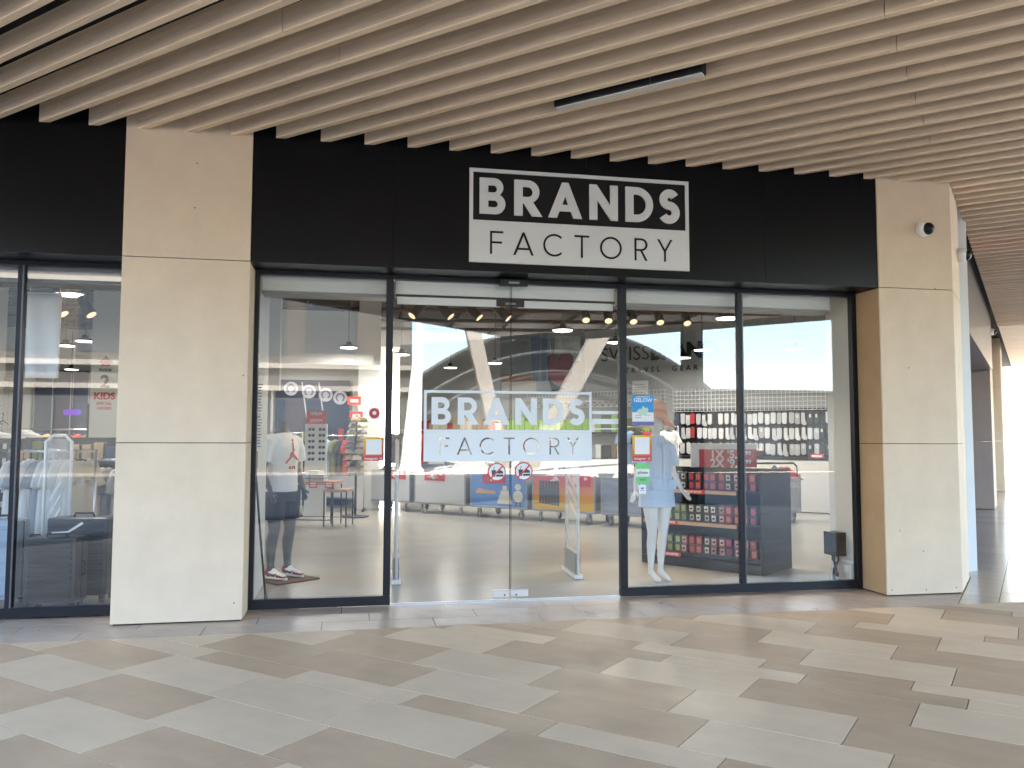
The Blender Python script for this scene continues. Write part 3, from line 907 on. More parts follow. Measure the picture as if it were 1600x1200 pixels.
MB().prism(poly, 0.3, Matrix.Translation((0, -3.0, 0)) @ Matrix.Rotation(pi / 2, 4, 'X')).build('end_wall', 'vault', vt)
# wing of the mall on the left, low building on the right
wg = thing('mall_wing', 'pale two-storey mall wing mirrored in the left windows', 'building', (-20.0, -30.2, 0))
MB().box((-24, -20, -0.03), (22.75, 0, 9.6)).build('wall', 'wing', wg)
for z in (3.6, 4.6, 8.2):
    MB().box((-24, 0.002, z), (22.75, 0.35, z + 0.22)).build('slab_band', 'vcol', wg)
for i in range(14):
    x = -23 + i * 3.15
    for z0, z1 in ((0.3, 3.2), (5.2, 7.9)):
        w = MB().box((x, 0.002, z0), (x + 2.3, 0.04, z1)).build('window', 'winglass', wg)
lb = thing('low_building', 'low grey building across the plaza mirrored in the right window', 'building', (16.4, -28, 0))
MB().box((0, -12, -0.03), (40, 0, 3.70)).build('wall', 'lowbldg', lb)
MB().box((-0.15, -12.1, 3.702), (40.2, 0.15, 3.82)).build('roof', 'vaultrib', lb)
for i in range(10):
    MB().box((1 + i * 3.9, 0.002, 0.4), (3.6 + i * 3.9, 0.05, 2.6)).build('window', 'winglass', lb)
bw_ = thing('sunlit_ground_blocker', 'low dark wall added to block the mirrored sunlit ground behind the right mannequin', 'wall', (14.4, -27.5, 0))  # added only to hide bright ground mirrored over the dress
MB().box((-1.85, -0.15, -0.03), (1.85, 0.15, 1.45)).build('wall', 'lowbldg', bw_)
MB().box((-1.88, -0.18, 1.452), (1.88, 0.18, 1.52)).build('coping', 'vaultrib', bw_)
ac = thing('arcade_column', 'dark square column at the open edge of the arcade, mirrored in the right window', 'column', (7.85, -10.15, 0), ANG)
MB().box((-0.2, -0.2, 0), (0.2, 0.2, 4.45)).build('shaft', 'lowbldg', ac, 0.01)  # near-black shaft: the column's shade is put into its colour
# planting at the sunlit end of the corridor
def tree(label, loc, h, r, seed):
    t = thing('tree', label, 'tree', loc)
    rg = random.Random(seed)
    mb = MB().tube([(0, 0, 0), (0.05, 0.03, h * 0.3), (-0.04, 0.05, h * 0.6), (0, 0, h * 0.8)], [0.14, 0.11, 0.07, 0.03], 8)
    for i in range(7):
        a = rg.random() * 6.28; z = h * rg.uniform(0.35, 0.65)
        mb.tube([(0, 0, z), (cos(a) * r * 0.4, sin(a) * r * 0.4, z + h * 0.12), (cos(a) * r * 0.7, sin(a) * r * 0.7, z + h * 0.2)], [0.05, 0.03, 0.015], 6)
    mb.build('trunk', 'bark', t)
    cr = MB()
    for i in range(2600):
        a = rg.random() * 6.283; q = rg.random() ** 0.5; zz = rg.uniform(-1, 1)
        rad = r * (1 - zz * zz) ** 0.5 * q * (0.75 + 0.35 * sin(3 * a + 2 * zz) )
        c = Vector((cos(a) * rad, sin(a) * rad, h * 0.7 + zz * h * 0.32))
        d = Vector((rg.gauss(0, 1), rg.gauss(0, 1), rg.gauss(0, 0.6))).normalized() * 0.16
        e = d.orthogonal().normalized() * 0.07
        cr.add([c - d, c + e, c + d, c - e], [(0, 1, 2, 3)])
    cr.build('crown', 'leaf', t)
p_ = W(9.4, 46); tree('sunlit green tree beyond the open end of the corridor', (p_.x, p_.y, -0.03), 5.5, 2.2, 1)
p_ = W(7.6, 52); tree('second green tree, farther, beyond the open end of the corridor', (p_.x, p_.y, -0.03), 6.0, 2.2, 2)

# ================================================================== LAMPS INSIDE THE SHOP
PEND_W, SPOT_W = 4.1, 0.9
def pendant(label, x, y, z=3.2):
    t = thing('pendant_lamp', label, 'pendant lamp', (x, y, z), 0, 'round pendant lamps in the shop')
    MB().lathe([(0.165, 0.0), (0.165, 0.022), (0.15, 0.034), (0.06, 0.05), (0.05, 0.10), (0.02, 0.12), (0.001, 0.12)], 20).build('shade', 'black', t)
    MB().lathe([(0.001, -0.012), (0.15, -0.012), (0.158, -0.001)], 20).build('diffuser', 'disc', t)
    MB().cyl((0, 0, 0.12), (0, 0, 4.43 - z), 0.006, n=6).build('cord', 'black', t)
    l = bpy.data.lights.new('lamp_light', 'AREA'); l.shape = 'DISK'; l.size = 0.3; l.energy = PEND_W; l.color = (1.0, 0.95, 0.88)
    lo = bpy.data.objects.new('lamp_light', l); COL.objects.link(lo); lo.parent = t; lo.location = (0, 0, -0.03)
    return t
for lab, x, y in [('far left', -0.9, 10.4), ('second, behind the grey mannequin window', -0.05, 8.6), ('seen through the left door leaf', 1.01, 9.70),
                  ('deep behind the door decal', 2.35, 12.6), ('behind the middle of the doors', 3.2, 11.2), ('nearest, high behind the right door leaf', 3.255, 5.34),
                  ('beside the black mullion right of the doors', 4.59, 6.74), ('in front of the travel gear wall lettering', 6.84, 9.1),
                  ('right of the travel gear lettering', 6.6, 7.6), ('far right over the sock wall', 8.2, 7.0), ('low over the price sign display', 5.2, 3.6)]:
    pendant('round white pendant lamp ' + lab, x, y)
for lab, x, y in [('nearest in the leftmost window', -4.62, 8.53), ('second in the leftmost window', -5.2, 9.38), ('third, lower, in the leftmost window', -6.87, 15.2),
                  ('by the floor-two sign in the leftmost window', -5.64, 13.59), ('over the white T-shirt rack', -3.3, 3.4)]:
    pendant('round white pendant lamp ' + lab, x, y)
def spotlamp(label, x, y, z, dirv, ztrack, on=True):
    t = thing('track_spotlight', label, 'spotlight', (x, y, z), 0, 'track spotlights behind the shop glass')
    d = Vector(dirv).normalized()
    mb = MB().cyl(-d * 0.125, d * 0.085, 0.058, n=16); mb.build('barrel', 'black', t)
    MB().cyl(d * 0.0855, d * 0.088, 0.049, n=16).build('lens', 'lens', t)
    MB().cyl((0, 0, 0.01), (0, 0, ztrack - z - 0.016), 0.010, n=8).build('stem', 'black', t)
    MB().box((-0.06, -0.018, ztrack - z - 0.045), (0.06, 0.018, ztrack - z - 0.0155)).build('adaptor', 'black', t)
    l = bpy.data.lights.new('lamp_light', 'SPOT'); l.energy = SPOT_W * 8; l.spot_size = radians(70); l.spot_blend = 0.6; l.shadow_soft_size = 0.04
    l.color = (1.0, 0.84, 0.66)
    lo = bpy.data.objects.new('lamp_light', l); COL.objects.link(lo); lo.parent = t; lo.location = d * 0.092
    lo.rotation_euler = d.to_track_quat('-Z', 'Y').to_euler()
for lab, x, dv in (('first from the left above the left door', 0.75, (-0.70, -0.30, -0.85)), ('second from the left above the left door', 1.106, (0.65, -0.3, -0.75)),
                   ('third from the left above the left door', 1.454, (0.65, -0.3, -0.75)), ('beside the door joint', 1.807, (0.7, -0.3, -0.75))):
    spotlamp('black track spotlight ' + lab, x, 2.6, 3.01, dv, 3.22)
for lab, x, dv in (('left of the pair behind the right door', 3.011, (-0.1, -0.6, -0.8)), ('right of the pair behind the right door', 3.318, (-0.1, -0.6, -0.8)),
                   ('first in the right window', 3.654, (0.0, -0.6, -0.8)), ('second in the right window', 4.03, (-0.05, -0.6, -0.8)), ('third in the right window', 4.412, (-0.05, -0.6, -0.8))):
    spotlamp('black track spotlight ' + lab, x, 3.2, 3.11, dv, 3.34)
for lab, x, y in (('left in the leftmost window', -2.88, 1.75), ('right in the leftmost window', -2.62, 1.75)):
    spotlamp('grey track spotlight ' + lab, x, y, 2.80, (0.55, -0.2, -0.8), 3.0)
for lab, a, b, y, z in (('black lighting track above the doors', 0.45, 2.2, 2.6, 3.205), ('black lighting track above the right window', 2.7, 4.75, 3.2, 3.325), ('black lighting track over the suitcases', -3.6, -2.2, 1.75, 2.985)):
    t = thing('lighting_track', lab, 'lighting track', ((a + b) / 2, y, z))
    MB().box((-(b - a) / 2, -0.018, 0), ((b - a) / 2, 0.018, 0.03)).build('rail', 'black', t)
    for s in (-0.4, 0.4):
        MB().cyl((s * (b - a), 0, 0.03), (s * (b - a), 0, 4.43 - z), 0.004, n=6).build('suspension_wire', 'black', t)

# ================================================================== MANNEQUINS
def hand(mb, w, d, side, spread=0.012, curl=0.35):
    """palm and five fingers hanging from wrist w along direction d"""
    w, d = Vector(w), Vector(d).normalized()
    s = Vector((0, -1, 0)) if abs(d.y) < 0.7 else Vector((0, 0, 1))
    s = (s - d * s.dot(d)).normalized()
    nrm = d.cross(s) * side
    p = w + d * 0.085
    limb(mb, [(*w, 0.024, 0.022), (*(w + d * 0.035), 0.033, 0.019), (*p, 0.037, 0.017)], 10, front=nrm)
    for i, ln in enumerate((0.060, 0.072, 0.067, 0.052)):
        o = p + s * (0.027 - 0.018 * i) - d * 0.012
        a = o + d * ln * 0.55 + s * spread * (1.5 - i) * 0.5
        b = a + (d * (1 - curl) + nrm * curl).normalized() * ln * 0.5
        mb.tube([o, a, b], [0.0095, 0.009, 0.0075], 8)
    o = w + d * 0.03 + s * 0.028
    a = o + (d * 0.6 + s * 0.75).normalized() * 0.038
    mb.tube([o, a, a + (d * 0.9 + s * 0.25).normalized() * 0.034], [0.012, 0.0105, 0.008], 8)

def male():
    t = thing('mannequin', 'headless grey mannequin in white T-shirt, dark shorts and red sneakers', 'mannequin', (-0.71, 2.05, 0), radians(50))
    b = MB()
    limb(b, [(0, 0, .88, .10, .09), (0, 0, .93, .16, .12), (0, 0, 1.02, .165, .12), (0, .005, 1.14, .15, .108), (0, 0, 1.28, .172, .118), (0, 0, 1.40, .19, .122), (0, .01, 1.49, .175, .10), (0, .015, 1.55, .11, .08), (0, .012, 1.60, .064, .066), (0, .0, 1.675, .057, .06)], 18)
    for s in (-1, 1):
        limb(b, [(s * .085, 0, .95, .09, .10), (s * .10, -.005, .80, .088, .098), (s * .11, -.01, .64, .070, .080), (s * .115, -.015, .52, .056, .062), (s * .118, .015, .40, .055, .068), (s * .12, .022, .30, .046, .056), (s * .122, .02, .16, .034, .042), (s * .122, .012, .05, .04, .05)], 14)
        limb(b, [(s * .16, .01, 1.485, .06, .06), (s * .205, .01, 1.44, .058, .062), (s * .232, .015, 1.32, .048, .054), (s * .25, .03, 1.17, .040, .044), (s * .255, -.01, 1.07, .038, .040), (s * .245, -.075, .955, .027, .029)], 12)
        hand(b, (s * .245, -.078, .95), (-s * .10, -.30, -.95), s)
    remesh(b, 'body', 'mann_g', t, 0.0072, 4)
    c = MB()
    limb(c, [(0, 0, .925, .190, .142), (0, 0, .98, .188, .140), (0, 0, 1.12, .183, .134), (0, 0, 1.28, .194, .138), (0, 0, 1.40, .206, .140), (0, .01, 1.485, .188, .115), (0, .012, 1.535, .13, .09), (0, .012, 1.56, .092, .08)], 20)
    for s in (-1, 1):
        limb(c, [(s * .12, .01, 1.49, .07, .075), (s * .20, .01, 1.455, .082, .082), (s * .238, .014, 1.36, .082, .084), (s * .262, .018, 1.25, .084, .086)], 14)
    remesh(c, 'tshirt', 'tee', t, 0.010, 3)
    d = MB()
    limb(d, [(0, 0, .95, .183, .136), (0, 0, .88, .186, .14), (0, 0, .83, .18, .138)], 18)
    for s in (-1, 1):
        limb(d, [(s * .095, 0, .92, .10, .125), (s * .105, 0, .80, .102, .122), (s * .112, -.005, .635, .106, .120)], 16)
    remesh(d, 'shorts', 'shorts', t, 0.010, 2)
    # chest print: leaping figure with a raised ball
    fig = [(.0, .30), (.018, .36), (.012, .44), (.006, .52), (-.012, .60), (.004, .62), (.028, .53), (.040, .46), (.05, .42), (.072, .415), (.075, .385), (.052, .365), (.046, .33), (.05, .30),
           (.075, .26), (.13, .22), (.19, .15), (.235, .125), (.225, .105), (.17, .125), (.10, .175), (.03, .215), (-.02, .20), (-.10, .13), (-.17, .075), (-.215, .02), (-.24, .035), (-.20, .095), (-.12, .165), (-.055, .235), (-.045, .29), (-.075, .24), (-.088, .245), (-.06, .30), (-.035, .34)]
    k = 0.40
    mb = MB().prism([(x * k, y * k) for x, y in fig], 0.012, Matrix.Translation((0.0, -0.137, 1.215)) @ Matrix.Rotation(pi / 2, 4, 'X'))
    mb.build('chest_print', 'logored', t)
    MB().cyl((-0.004, -0.137, 1.477), (-0.004, -0.149, 1.477), 0.010, n=10).build('chest_print', 'logored', t)
    link('chest_lettering', text_mesh('air', 'A I R', 0.045, 'logored', 0.012), t, loc=(0, -0.143, 1.185))
    # sneakers
    for s in (-1, 1):
        sh = thing('tmp', '', '') if False else None
        x0 = s * .122
        rz = s * radians(6)
        def sec(y, w, h, z0=0.0):
            return [(x0 + w * cos(a), y, z0 + max(0.0, 0) + h * (0.5 + 0.5 * sin(a))) for a in [2 * pi * i / 14 for i in range(14)]]
        sole = MB().loft([sec(.075, .012, .03, 0.018), sec(.065, .034, .03, 0.018), sec(.02, .040, .03, 0.018), sec(-.06, .042, .03, 0.018), sec(-.13, .046, .03, 0.018), sec(-.19, .036, .03, 0.018), sec(-.215, .012, .028, 0.020)])
        so = sole.build('sneaker_sole', 'shoewhite', t)
        upm = MB().loft([sec(.074, .012, .05, .035), sec(.066, .034, .085, .035), sec(.02, .040, .09, .035), sec(-.04, .040, .085, .035), sec(-.10, .041, .06, .035), sec(-.15, .040, .045, .035), sec(-.19, .030, .034, .035), sec(-.206, .010, .02, .036)])
        u_ = upm.build('sneaker_upper', 'shoewhite', t)
        MB().loft([sec(-.095, .0436, .058, .034), sec(-.118, .0434, .052, .034), sec(-.15, .0418, .045, .034), sec(-.19, .0318, .033, .034), sec(-.209, .0105, .02, .036)]).build('toe_cap', 'shoered', u_)
        MB().loft([sec(.077, .012, .065, .036), sec(.067, .0355, .095, .036), sec(.035, .0415, .100, .036), sec(.005, .0412, .07, .036)]).build('heel_counter', 'shoered', u_)
        for q in (-1, 1):
            sw = [(-.035, .062), (.02, .072), (.05, .098), (.03, .096), (-.02, .085), (-.075, .098), (-.05, .075)]
            MB().prism(sw, 0.004, Matrix.Translation((x0 + q * 0.0405, -0.03, -0.012)) @ Matrix.Rotation(pi / 2, 4, 'Z') @ Matrix.Rotation(pi / 2, 4, 'X')).build('side_mark', 'shorts', u_)
        MB().loft([sec(-.005, .020, .04, .098), sec(-.04, .022, .035, .092), sec(-.085, .020, .025, .078)]).build('tongue', 'shoewhite', u_)
    return t
male()
bp = thing('floor_plinth', 'flat brown square plinth under the grey mannequin', 'plinth', (-0.62, 1.98, 0.0), radians(38))
MB().box((-0.26, -0.20, -0.003), (0.26, 0.22, 0.014)).build('plate', 'wicker', bp, 0.003)

def female():
    t = thing('mannequin', 'white mannequin in pale blue button dress and peach hat in the right window', 'mannequin', (3.235, 1.27, 0), radians(14))
    b = MB()
    limb(b, [(0, 0, .84, .10, .09), (0, 0, .90, .165, .12), (0, 0, .98, .16, .118), (0, 0, 1.10, .118, .09), (0, -.005, 1.24, .135, .105), (0, 0, 1.36, .155, .10), (0, .01, 1.45, .14, .08), (0, .012, 1.49, .07, .06), (0, .008, 1.54, .046, .05), (0, 0, 1.60, .045, .05)], 18)
    limb(b, [(0, -.005, 1.57, .03, .03), (0, -.012, 1.60, .055, .065), (0, -.012, 1.66, .072, .09), (0, -.008, 1.73, .078, .098), (0, 0, 1.79, .068, .088), (0, .005, 1.825, .03, .04)], 16)
    limb(b, [(0, -.095, 1.70, .010, .012), (0, -.115, 1.672, .013, .014), (0, -.098, 1.662, .012, .01)], 8)
    for s in (-1, 1):
        limb(b, [(s * .08, 0, .92, .09, .10), (s * .085, -.005, .78, .082, .09), (s * .075, -.012, .62, .064, .070), (s * .068, -.012, .50, .050, .054), (s * .066, .012, .38, .048, .058), (s * .064, .022, .26, .038, .046), (s * .062, .028, .14, .028, .034), (s * .062, .03, .10, .030, .038)], 14)
        limb(b, [(s * .062, .05, .085, .026, .03), (s * .062, .01, .075, .030, .034), (s * .064, -.055, .042, .034, .026), (s * .066, -.105, .022, .036, .017), (s * .066, -.135, .016, .024, .012)], 12, front=(0, 0, 1))
        limb(b, [(s * .135, .01, 1.44, .05, .05), (s * .175, .01, 1.40, .045, .048), (s * .205, .015, 1.26, .038, .04), (s * .235, .02, 1.14, .032, .034), (s * .265, -.01, 1.04, .030, .031), (s * .295, -.045, .955, .021, .022)], 12)
        hand(b, (s * .295, -.046, .95), (s * .55, -.30, -.75), s, 0.01, 0.15)
    remesh(b, 'body', 'mann_w', t, 0.0065, 4)
    c = MB()
    limb(c, [(0, 0, .775, .215, .16), (0, 0, .90, .205, .152), (0, 0, 1.02, .188, .140), (0, 0, 1.14, .172, .128), (0, 0, 1.28, .170, .128), (0, 0, 1.38, .172, .122), (0, .01, 1.455, .155, .095), (0, .012, 1.50, .09, .075), (0, .01, 1.525, .066, .064)], 20)
    for s in (-1, 1):
        limb(c, [(s * .10, .01, 1.45, .06, .065), (s * .17, .01, 1.41, .068, .07), (s * .205, .014, 1.31, .068, .07), (s * .228, .016, 1.22, .07, .072)], 14)
    dr = remesh(c, 'dress', 'dress', t, 0.0095, 2)
    MB().box((-0.014, -0.142, 0.80), (0.014, -0.120, 1.46)).build('button_placket', 'dress', dr, 0.003)
    for i in range(6):
        z = 0.90 + i * 0.10
        MB().cyl((0, -0.150, z), (0, -0.140, z), 0.0065, n=8).build('button', 'vinyl', dr)
    for s in (-1, 1):
        MB().box((s * 0.10 - 0.05, -0.150, 0.96), (s * 0.10 + 0.05, -0.115, 1.07)).build('pocket', 'dress', dr, 0.006)
        MB().prism([(0, 0), (s * 0.075, -0.035), (s * 0.055, 0.05), (0.0, 0.055)][::s], 0.012, Matrix.Translation((0, -0.075, 1.478)) @ Matrix.Rotation(pi / 2.6, 4, 'X')).build('collar', 'dress', dr)
    rings = []
    for r_, z_ in ((0.001, 0.135), (0.05, 0.13), (0.082, 0.105), (0.092, 0.06), (0.096, 0.0), (0.12, -0.022), (0.155, -0.055), (0.185, -0.095), (0.188, -0.10), (0.182, -0.10), (0.15, -0.06), (0.115, -0.03), (0.09, -0.012)):
        rings.append([(r_ * cos(a), r_ * sin(a), z_ + (0.02 * sin(2 * a) + 0.012 * sin(3 * a + 1)) * max(0, r_ - 0.09) * 9) for a in [2 * pi * k / 28 for k in range(28)]])
    hat = MB().loft(rings).build('hat', 'peach', t, loc=(0.01, 0.0, 1.765))
    hat.scale = (1.12, 1.12, 1.1)
    hat.rotation_euler = (radians(-6), radians(10), 0)
    MB().lathe([(0.0965, 0.004), (0.0985, 0.008), (0.097, 0.03), (0.0945, 0.034)], 28).build('hat_band', 'peach2', hat)
    return t
female()

# ================================================================== BLACK DISPLAY WITH BOXES
GA = math.atan2(1.31 - 2.54, 4.46 - 3.52)
gd = thing('display_shelf', 'black display unit with wooden shelf edges full of small boxes, behind the white mannequin', 'display unit', (3.52, 2.54, 0), GA)
GL, GD = 1.55, 0.80
MB().box((0, 0.0, 0), (GL, GD, 0.10)).build('plinth', 'gondola', gd)
MB().box((0.0, 0.0, 0.102), (0.02, GD, 1.16)).build('side_panel', 'gondola', gd)
MB().box((GL - 0.02, 0.0, 0.102), (GL, GD, 1.16)).build('side_panel', 'gondola', gd)
MB().box((0.021, 0.40, 0.102), (GL - 0.021, 0.43, 1.16)).build('back_panel', 'gondola', gd)
SHELF = (0.16, 0.53, 0.905)
for z in SHELF:
    MB().box((0.022, 0.03, z - 0.03), (GL - 0.022, 0.398, z)).build('shelf', 'gondola', gd)
    if z > 0.3:
        MB().box((0.022, 0.006, z - 0.042), (GL - 0.30, 0.0285, z - 0.002)).build('shelf_edge', 'wood', gd)
cols = [('box_green', (0.05, 0.075, 0.03), (0.30, 0.33, 0.14)), ('box_dark', (0.014, 0.014, 0.015), (0.50, 0.45, 0.36)), ('box_red', (0.17, 0.015, 0.02), (0.42, 0.12, 0.09)),
        ('box_rose', (0.20, 0.06, 0.055), (0.48, 0.33, 0.31)), ('box_navy', (0.02, 0.03, 0.10), (0.40, 0.05, 0.06))]
for nm, a, b_ in cols:
    mat(nm, a, 0.3); mat(nm + '_label', b_, 0.35, var=0.5, vscale=45, objvar=0.35)
boxmesh = {}
for nm, a, b_ in cols:
    boxmesh[nm] = (MB().box((-0.040, -0.03, 0), (0.040, 0.03, 0.098)).mesh('gift_box', MATS[nm], 0.002),
                   MB().box((-0.026, -0.0325, 0.014), (0.026, -0.0302, 0.084)).mesh('box_label', MATS[nm + '_label']),
                   MB().lathe([(0.001, 0), (0.014, 0), (0.016, 0.012), (0.001, 0.02)], 8, (0, -0.034, 0.04)).mesh('emblem', 'black'))
layout = {2: 'gg gd dd nr nr rd sr r', 1: 'nr gg gg dd dd sr rr n', 0: 'ss sg gs rr ds sn ss r'}
key = {'g': 'box_green', 'd': 'box_dark', 'r': 'box_red', 's': 'box_rose', 'n': 'box_navy'}
word = {'g': 'dark green', 'd': 'black and cream', 'r': 'red', 's': 'rose', 'n': 'navy and red'}
sname = {2: 'top', 1: 'middle', 0: 'bottom'}
for si, lay in layout.items():
    x = 0.075; col = 0
    for ch in lay:
        if ch == ' ':
            x += 0.020; continue
        if ch != '.':
            for tier in (0, 1):
                me = boxmesh[key[ch]]
                lx, ly = x + random.uniform(-0.004, 0.004), 0.10
                lo = Matrix.Rotation(GA, 4, 'Z') @ Vector((lx, ly, 0))
                bo = link('gift_box', me[0], None, (3.52 + lo.x, 2.54 + lo.y, SHELF[si] + 0.001 + tier * 0.1005), GA + random.uniform(-0.05, 0.05))
                tag(bo, f"{word[ch]} box, {ordinal(col)} from left, {'upper' if tier else 'lower'} tier, {sname[si]} shelf of black display", 'box', f'gift boxes on the {sname[si]} shelf of the black display')
                link('label', me[1], bo)
                if ch in 'ds':
                    link('emblem', me[2], bo)
        col += 1
        x += 0.0865
def price_strip(label, x, z, w=0.28):
    lo = Matrix.Rotation(GA, 4, 'Z') @ Vector((x, -0.002, 0))
    t = thing('price_strip', label, 'price tag', (3.52 + lo.x, 2.54 + lo.y, z), GA)
    MB().box((-w / 2, -0.004, -0.024), (w / 2, 0.004, 0.024)).build('card', 'redlit', t)
    link('lettering', text_mesh('strip_text', "1X'5.99 2X'9.99", 0.034, 'white', 0.002, 0.0012), t, loc=(0, -0.0055, 0))
price_strip('red price strip on the top shelf edge of the black display', 0.72, 0.882)
price_strip('small red price strip at the left end of the top shelf edge', 0.10, 0.888, 0.12)
price_strip('red price strip on the middle shelf edge of the black display', 0.36, 0.508)
price_strip('red price strip under the bottom row of boxes on the black display', 0.40, 0.135)
lo = Matrix.Rotation(GA, 4, 'Z') @ Vector((0.86, 0.415, 0))
ps = thing('price_sign', 'white framed sign with large red price panel standing on the black display', 'sign', (3.52 + lo.x, 2.54 + lo.y, 1.161), radians(-14))
MB().box((-0.36, -0.012, 0.0), (0.42, 0.012, 0.285)).build('board', 'white', ps, 0.003)
MB().box((-0.26, -0.016, 0.0), (0.42, -0.0125, 0.215)).build('panel', 'red', ps)
for i, s in enumerate(("1X '5.", "2X '9.")):
    link('lettering', text_mesh('price_a', s, 0.135, 'white', 0.003, 0.004), ps, loc=(0.03, -0.0175, 0.15 - i * 0.105))
    link('lettering', text_mesh('price_b', "99", 0.07, 'white', 0.003, 0.002), ps, loc=(0.32, -0.0175, 0.17 - i * 0.105))

# ================================================================== WHEELED BINS
TA = radians(-46)
grad = bpy.data.materials.new('print_sunset'); grad.use_nodes = True
n_, l_ = grad.node_tree.nodes, grad.node_tree.links
tc = n_.new('ShaderNodeTexCoord'); sp = n_.new('ShaderNodeSeparateXYZ'); rp_ = n_.new('ShaderNodeValToRGB')
l_.new(tc.outputs['Object'], sp.inputs[0]); l_.new(sp.outputs['Z'], rp_.inputs[0]); l_.new(rp_.outputs[0], n_['Principled BSDF'].inputs['Base Color'])
rp_.color_ramp.elements[0].position = 0.22; rp_.color_ramp.elements[0].color = (0.62, 0.42, 0.03, 1)
rp_.color_ramp.elements[1].position = 0.85; rp_.color_ramp.elements[1].color = (0.55, 0.10, 0.14, 1)
e_ = rp_.color_ramp.elements.new(0.5); e_.color = (0.60, 0.25, 0.06, 1)
mat('print_blue', (0.12, 0.26, 0.60), 0.5); mat('print_pale', (0.55, 0.56, 0.57), 0.5); mat('print_slate', (0.22, 0.25, 0.32), 0.5, var=0.3, vscale=3, stretch=(0.4, 1, 3))
mat('print_orange', (0.62, 0.36, 0.16), 0.5); mat('print_cream', (0.66, 0.63, 0.55), 0.5); mat('print_grey', (0.12, 0.12, 0.13), 0.5)
CLOTH = [('cloth_white', (0.72, 0.71, 0.69)), ('cloth_grey', (0.35, 0.36, 0.38)), ('cloth_black', (0.03, 0.03, 0.035)), ('cloth_navy', (0.035, 0.05, 0.11)), ('cloth_blue', (0.30, 0.42, 0.60)),
         ('cloth_red', (0.40, 0.04, 0.04)), ('cloth_neon', (0.75, 0.85, 0.03)), ('cloth_green', (0.30, 0.48, 0.10)), ('cloth_olive', (0.14, 0.15, 0.06)), ('cloth_tan', (0.40, 0.28, 0.17)), ('cloth_cream', (0.66, 0.60, 0.48))]
for nm, c in CLOTH:
    mat(nm, c, 0.9, bump=0.3, bscale=30)
CN = {'cloth_white': 'white', 'cloth_grey': 'grey', 'cloth_black': 'black', 'cloth_navy': 'navy', 'cloth_blue': 'light blue', 'cloth_red': 'red', 'cloth_neon': 'neon yellow', 'cloth_green': 'green', 'cloth_olive': 'olive', 'cloth_tan': 'tan', 'cloth_cream': 'cream'}
def crumple(w, d, h, seed, n=14):
    rg = random.Random(seed)
    ph = [(rg.uniform(4, 13), rg.uniform(4, 13), rg.uniform(0, 6.3), rg.uniform(0.4, 1)) for _ in range(5)]
    mb = MB(); vs = []
    for j in range(n + 1):
        for i in range(n + 1):
            x, y = i / n * 2 - 1, j / n * 2 - 1
            r = min(1.0, (abs(x) ** 2.6 + abs(y) ** 2.6) ** (1 / 2.6))
            z = h * (1 - r ** 3) + h * 0.34 * (1 - r * 0.6) * sum(a[3] * sin(a[0] * x + a[1] * y + a[2]) for a in ph) / 2
            k = 1 + 0.12 * sin(5 * math.atan2(y, x) + ph[0][2])
            vs.append((x * w / 2 * k, y * d / 2 * k, max(0.0, z)))
    fs = [(j * (n + 1) + i, j * (n + 1) + i + 1, (j + 1) * (n + 1) + i + 1, (j + 1) * (n + 1) + i) for j in range(n) for i in range(n)]
    mb.add(vs, fs, True)
    return mb
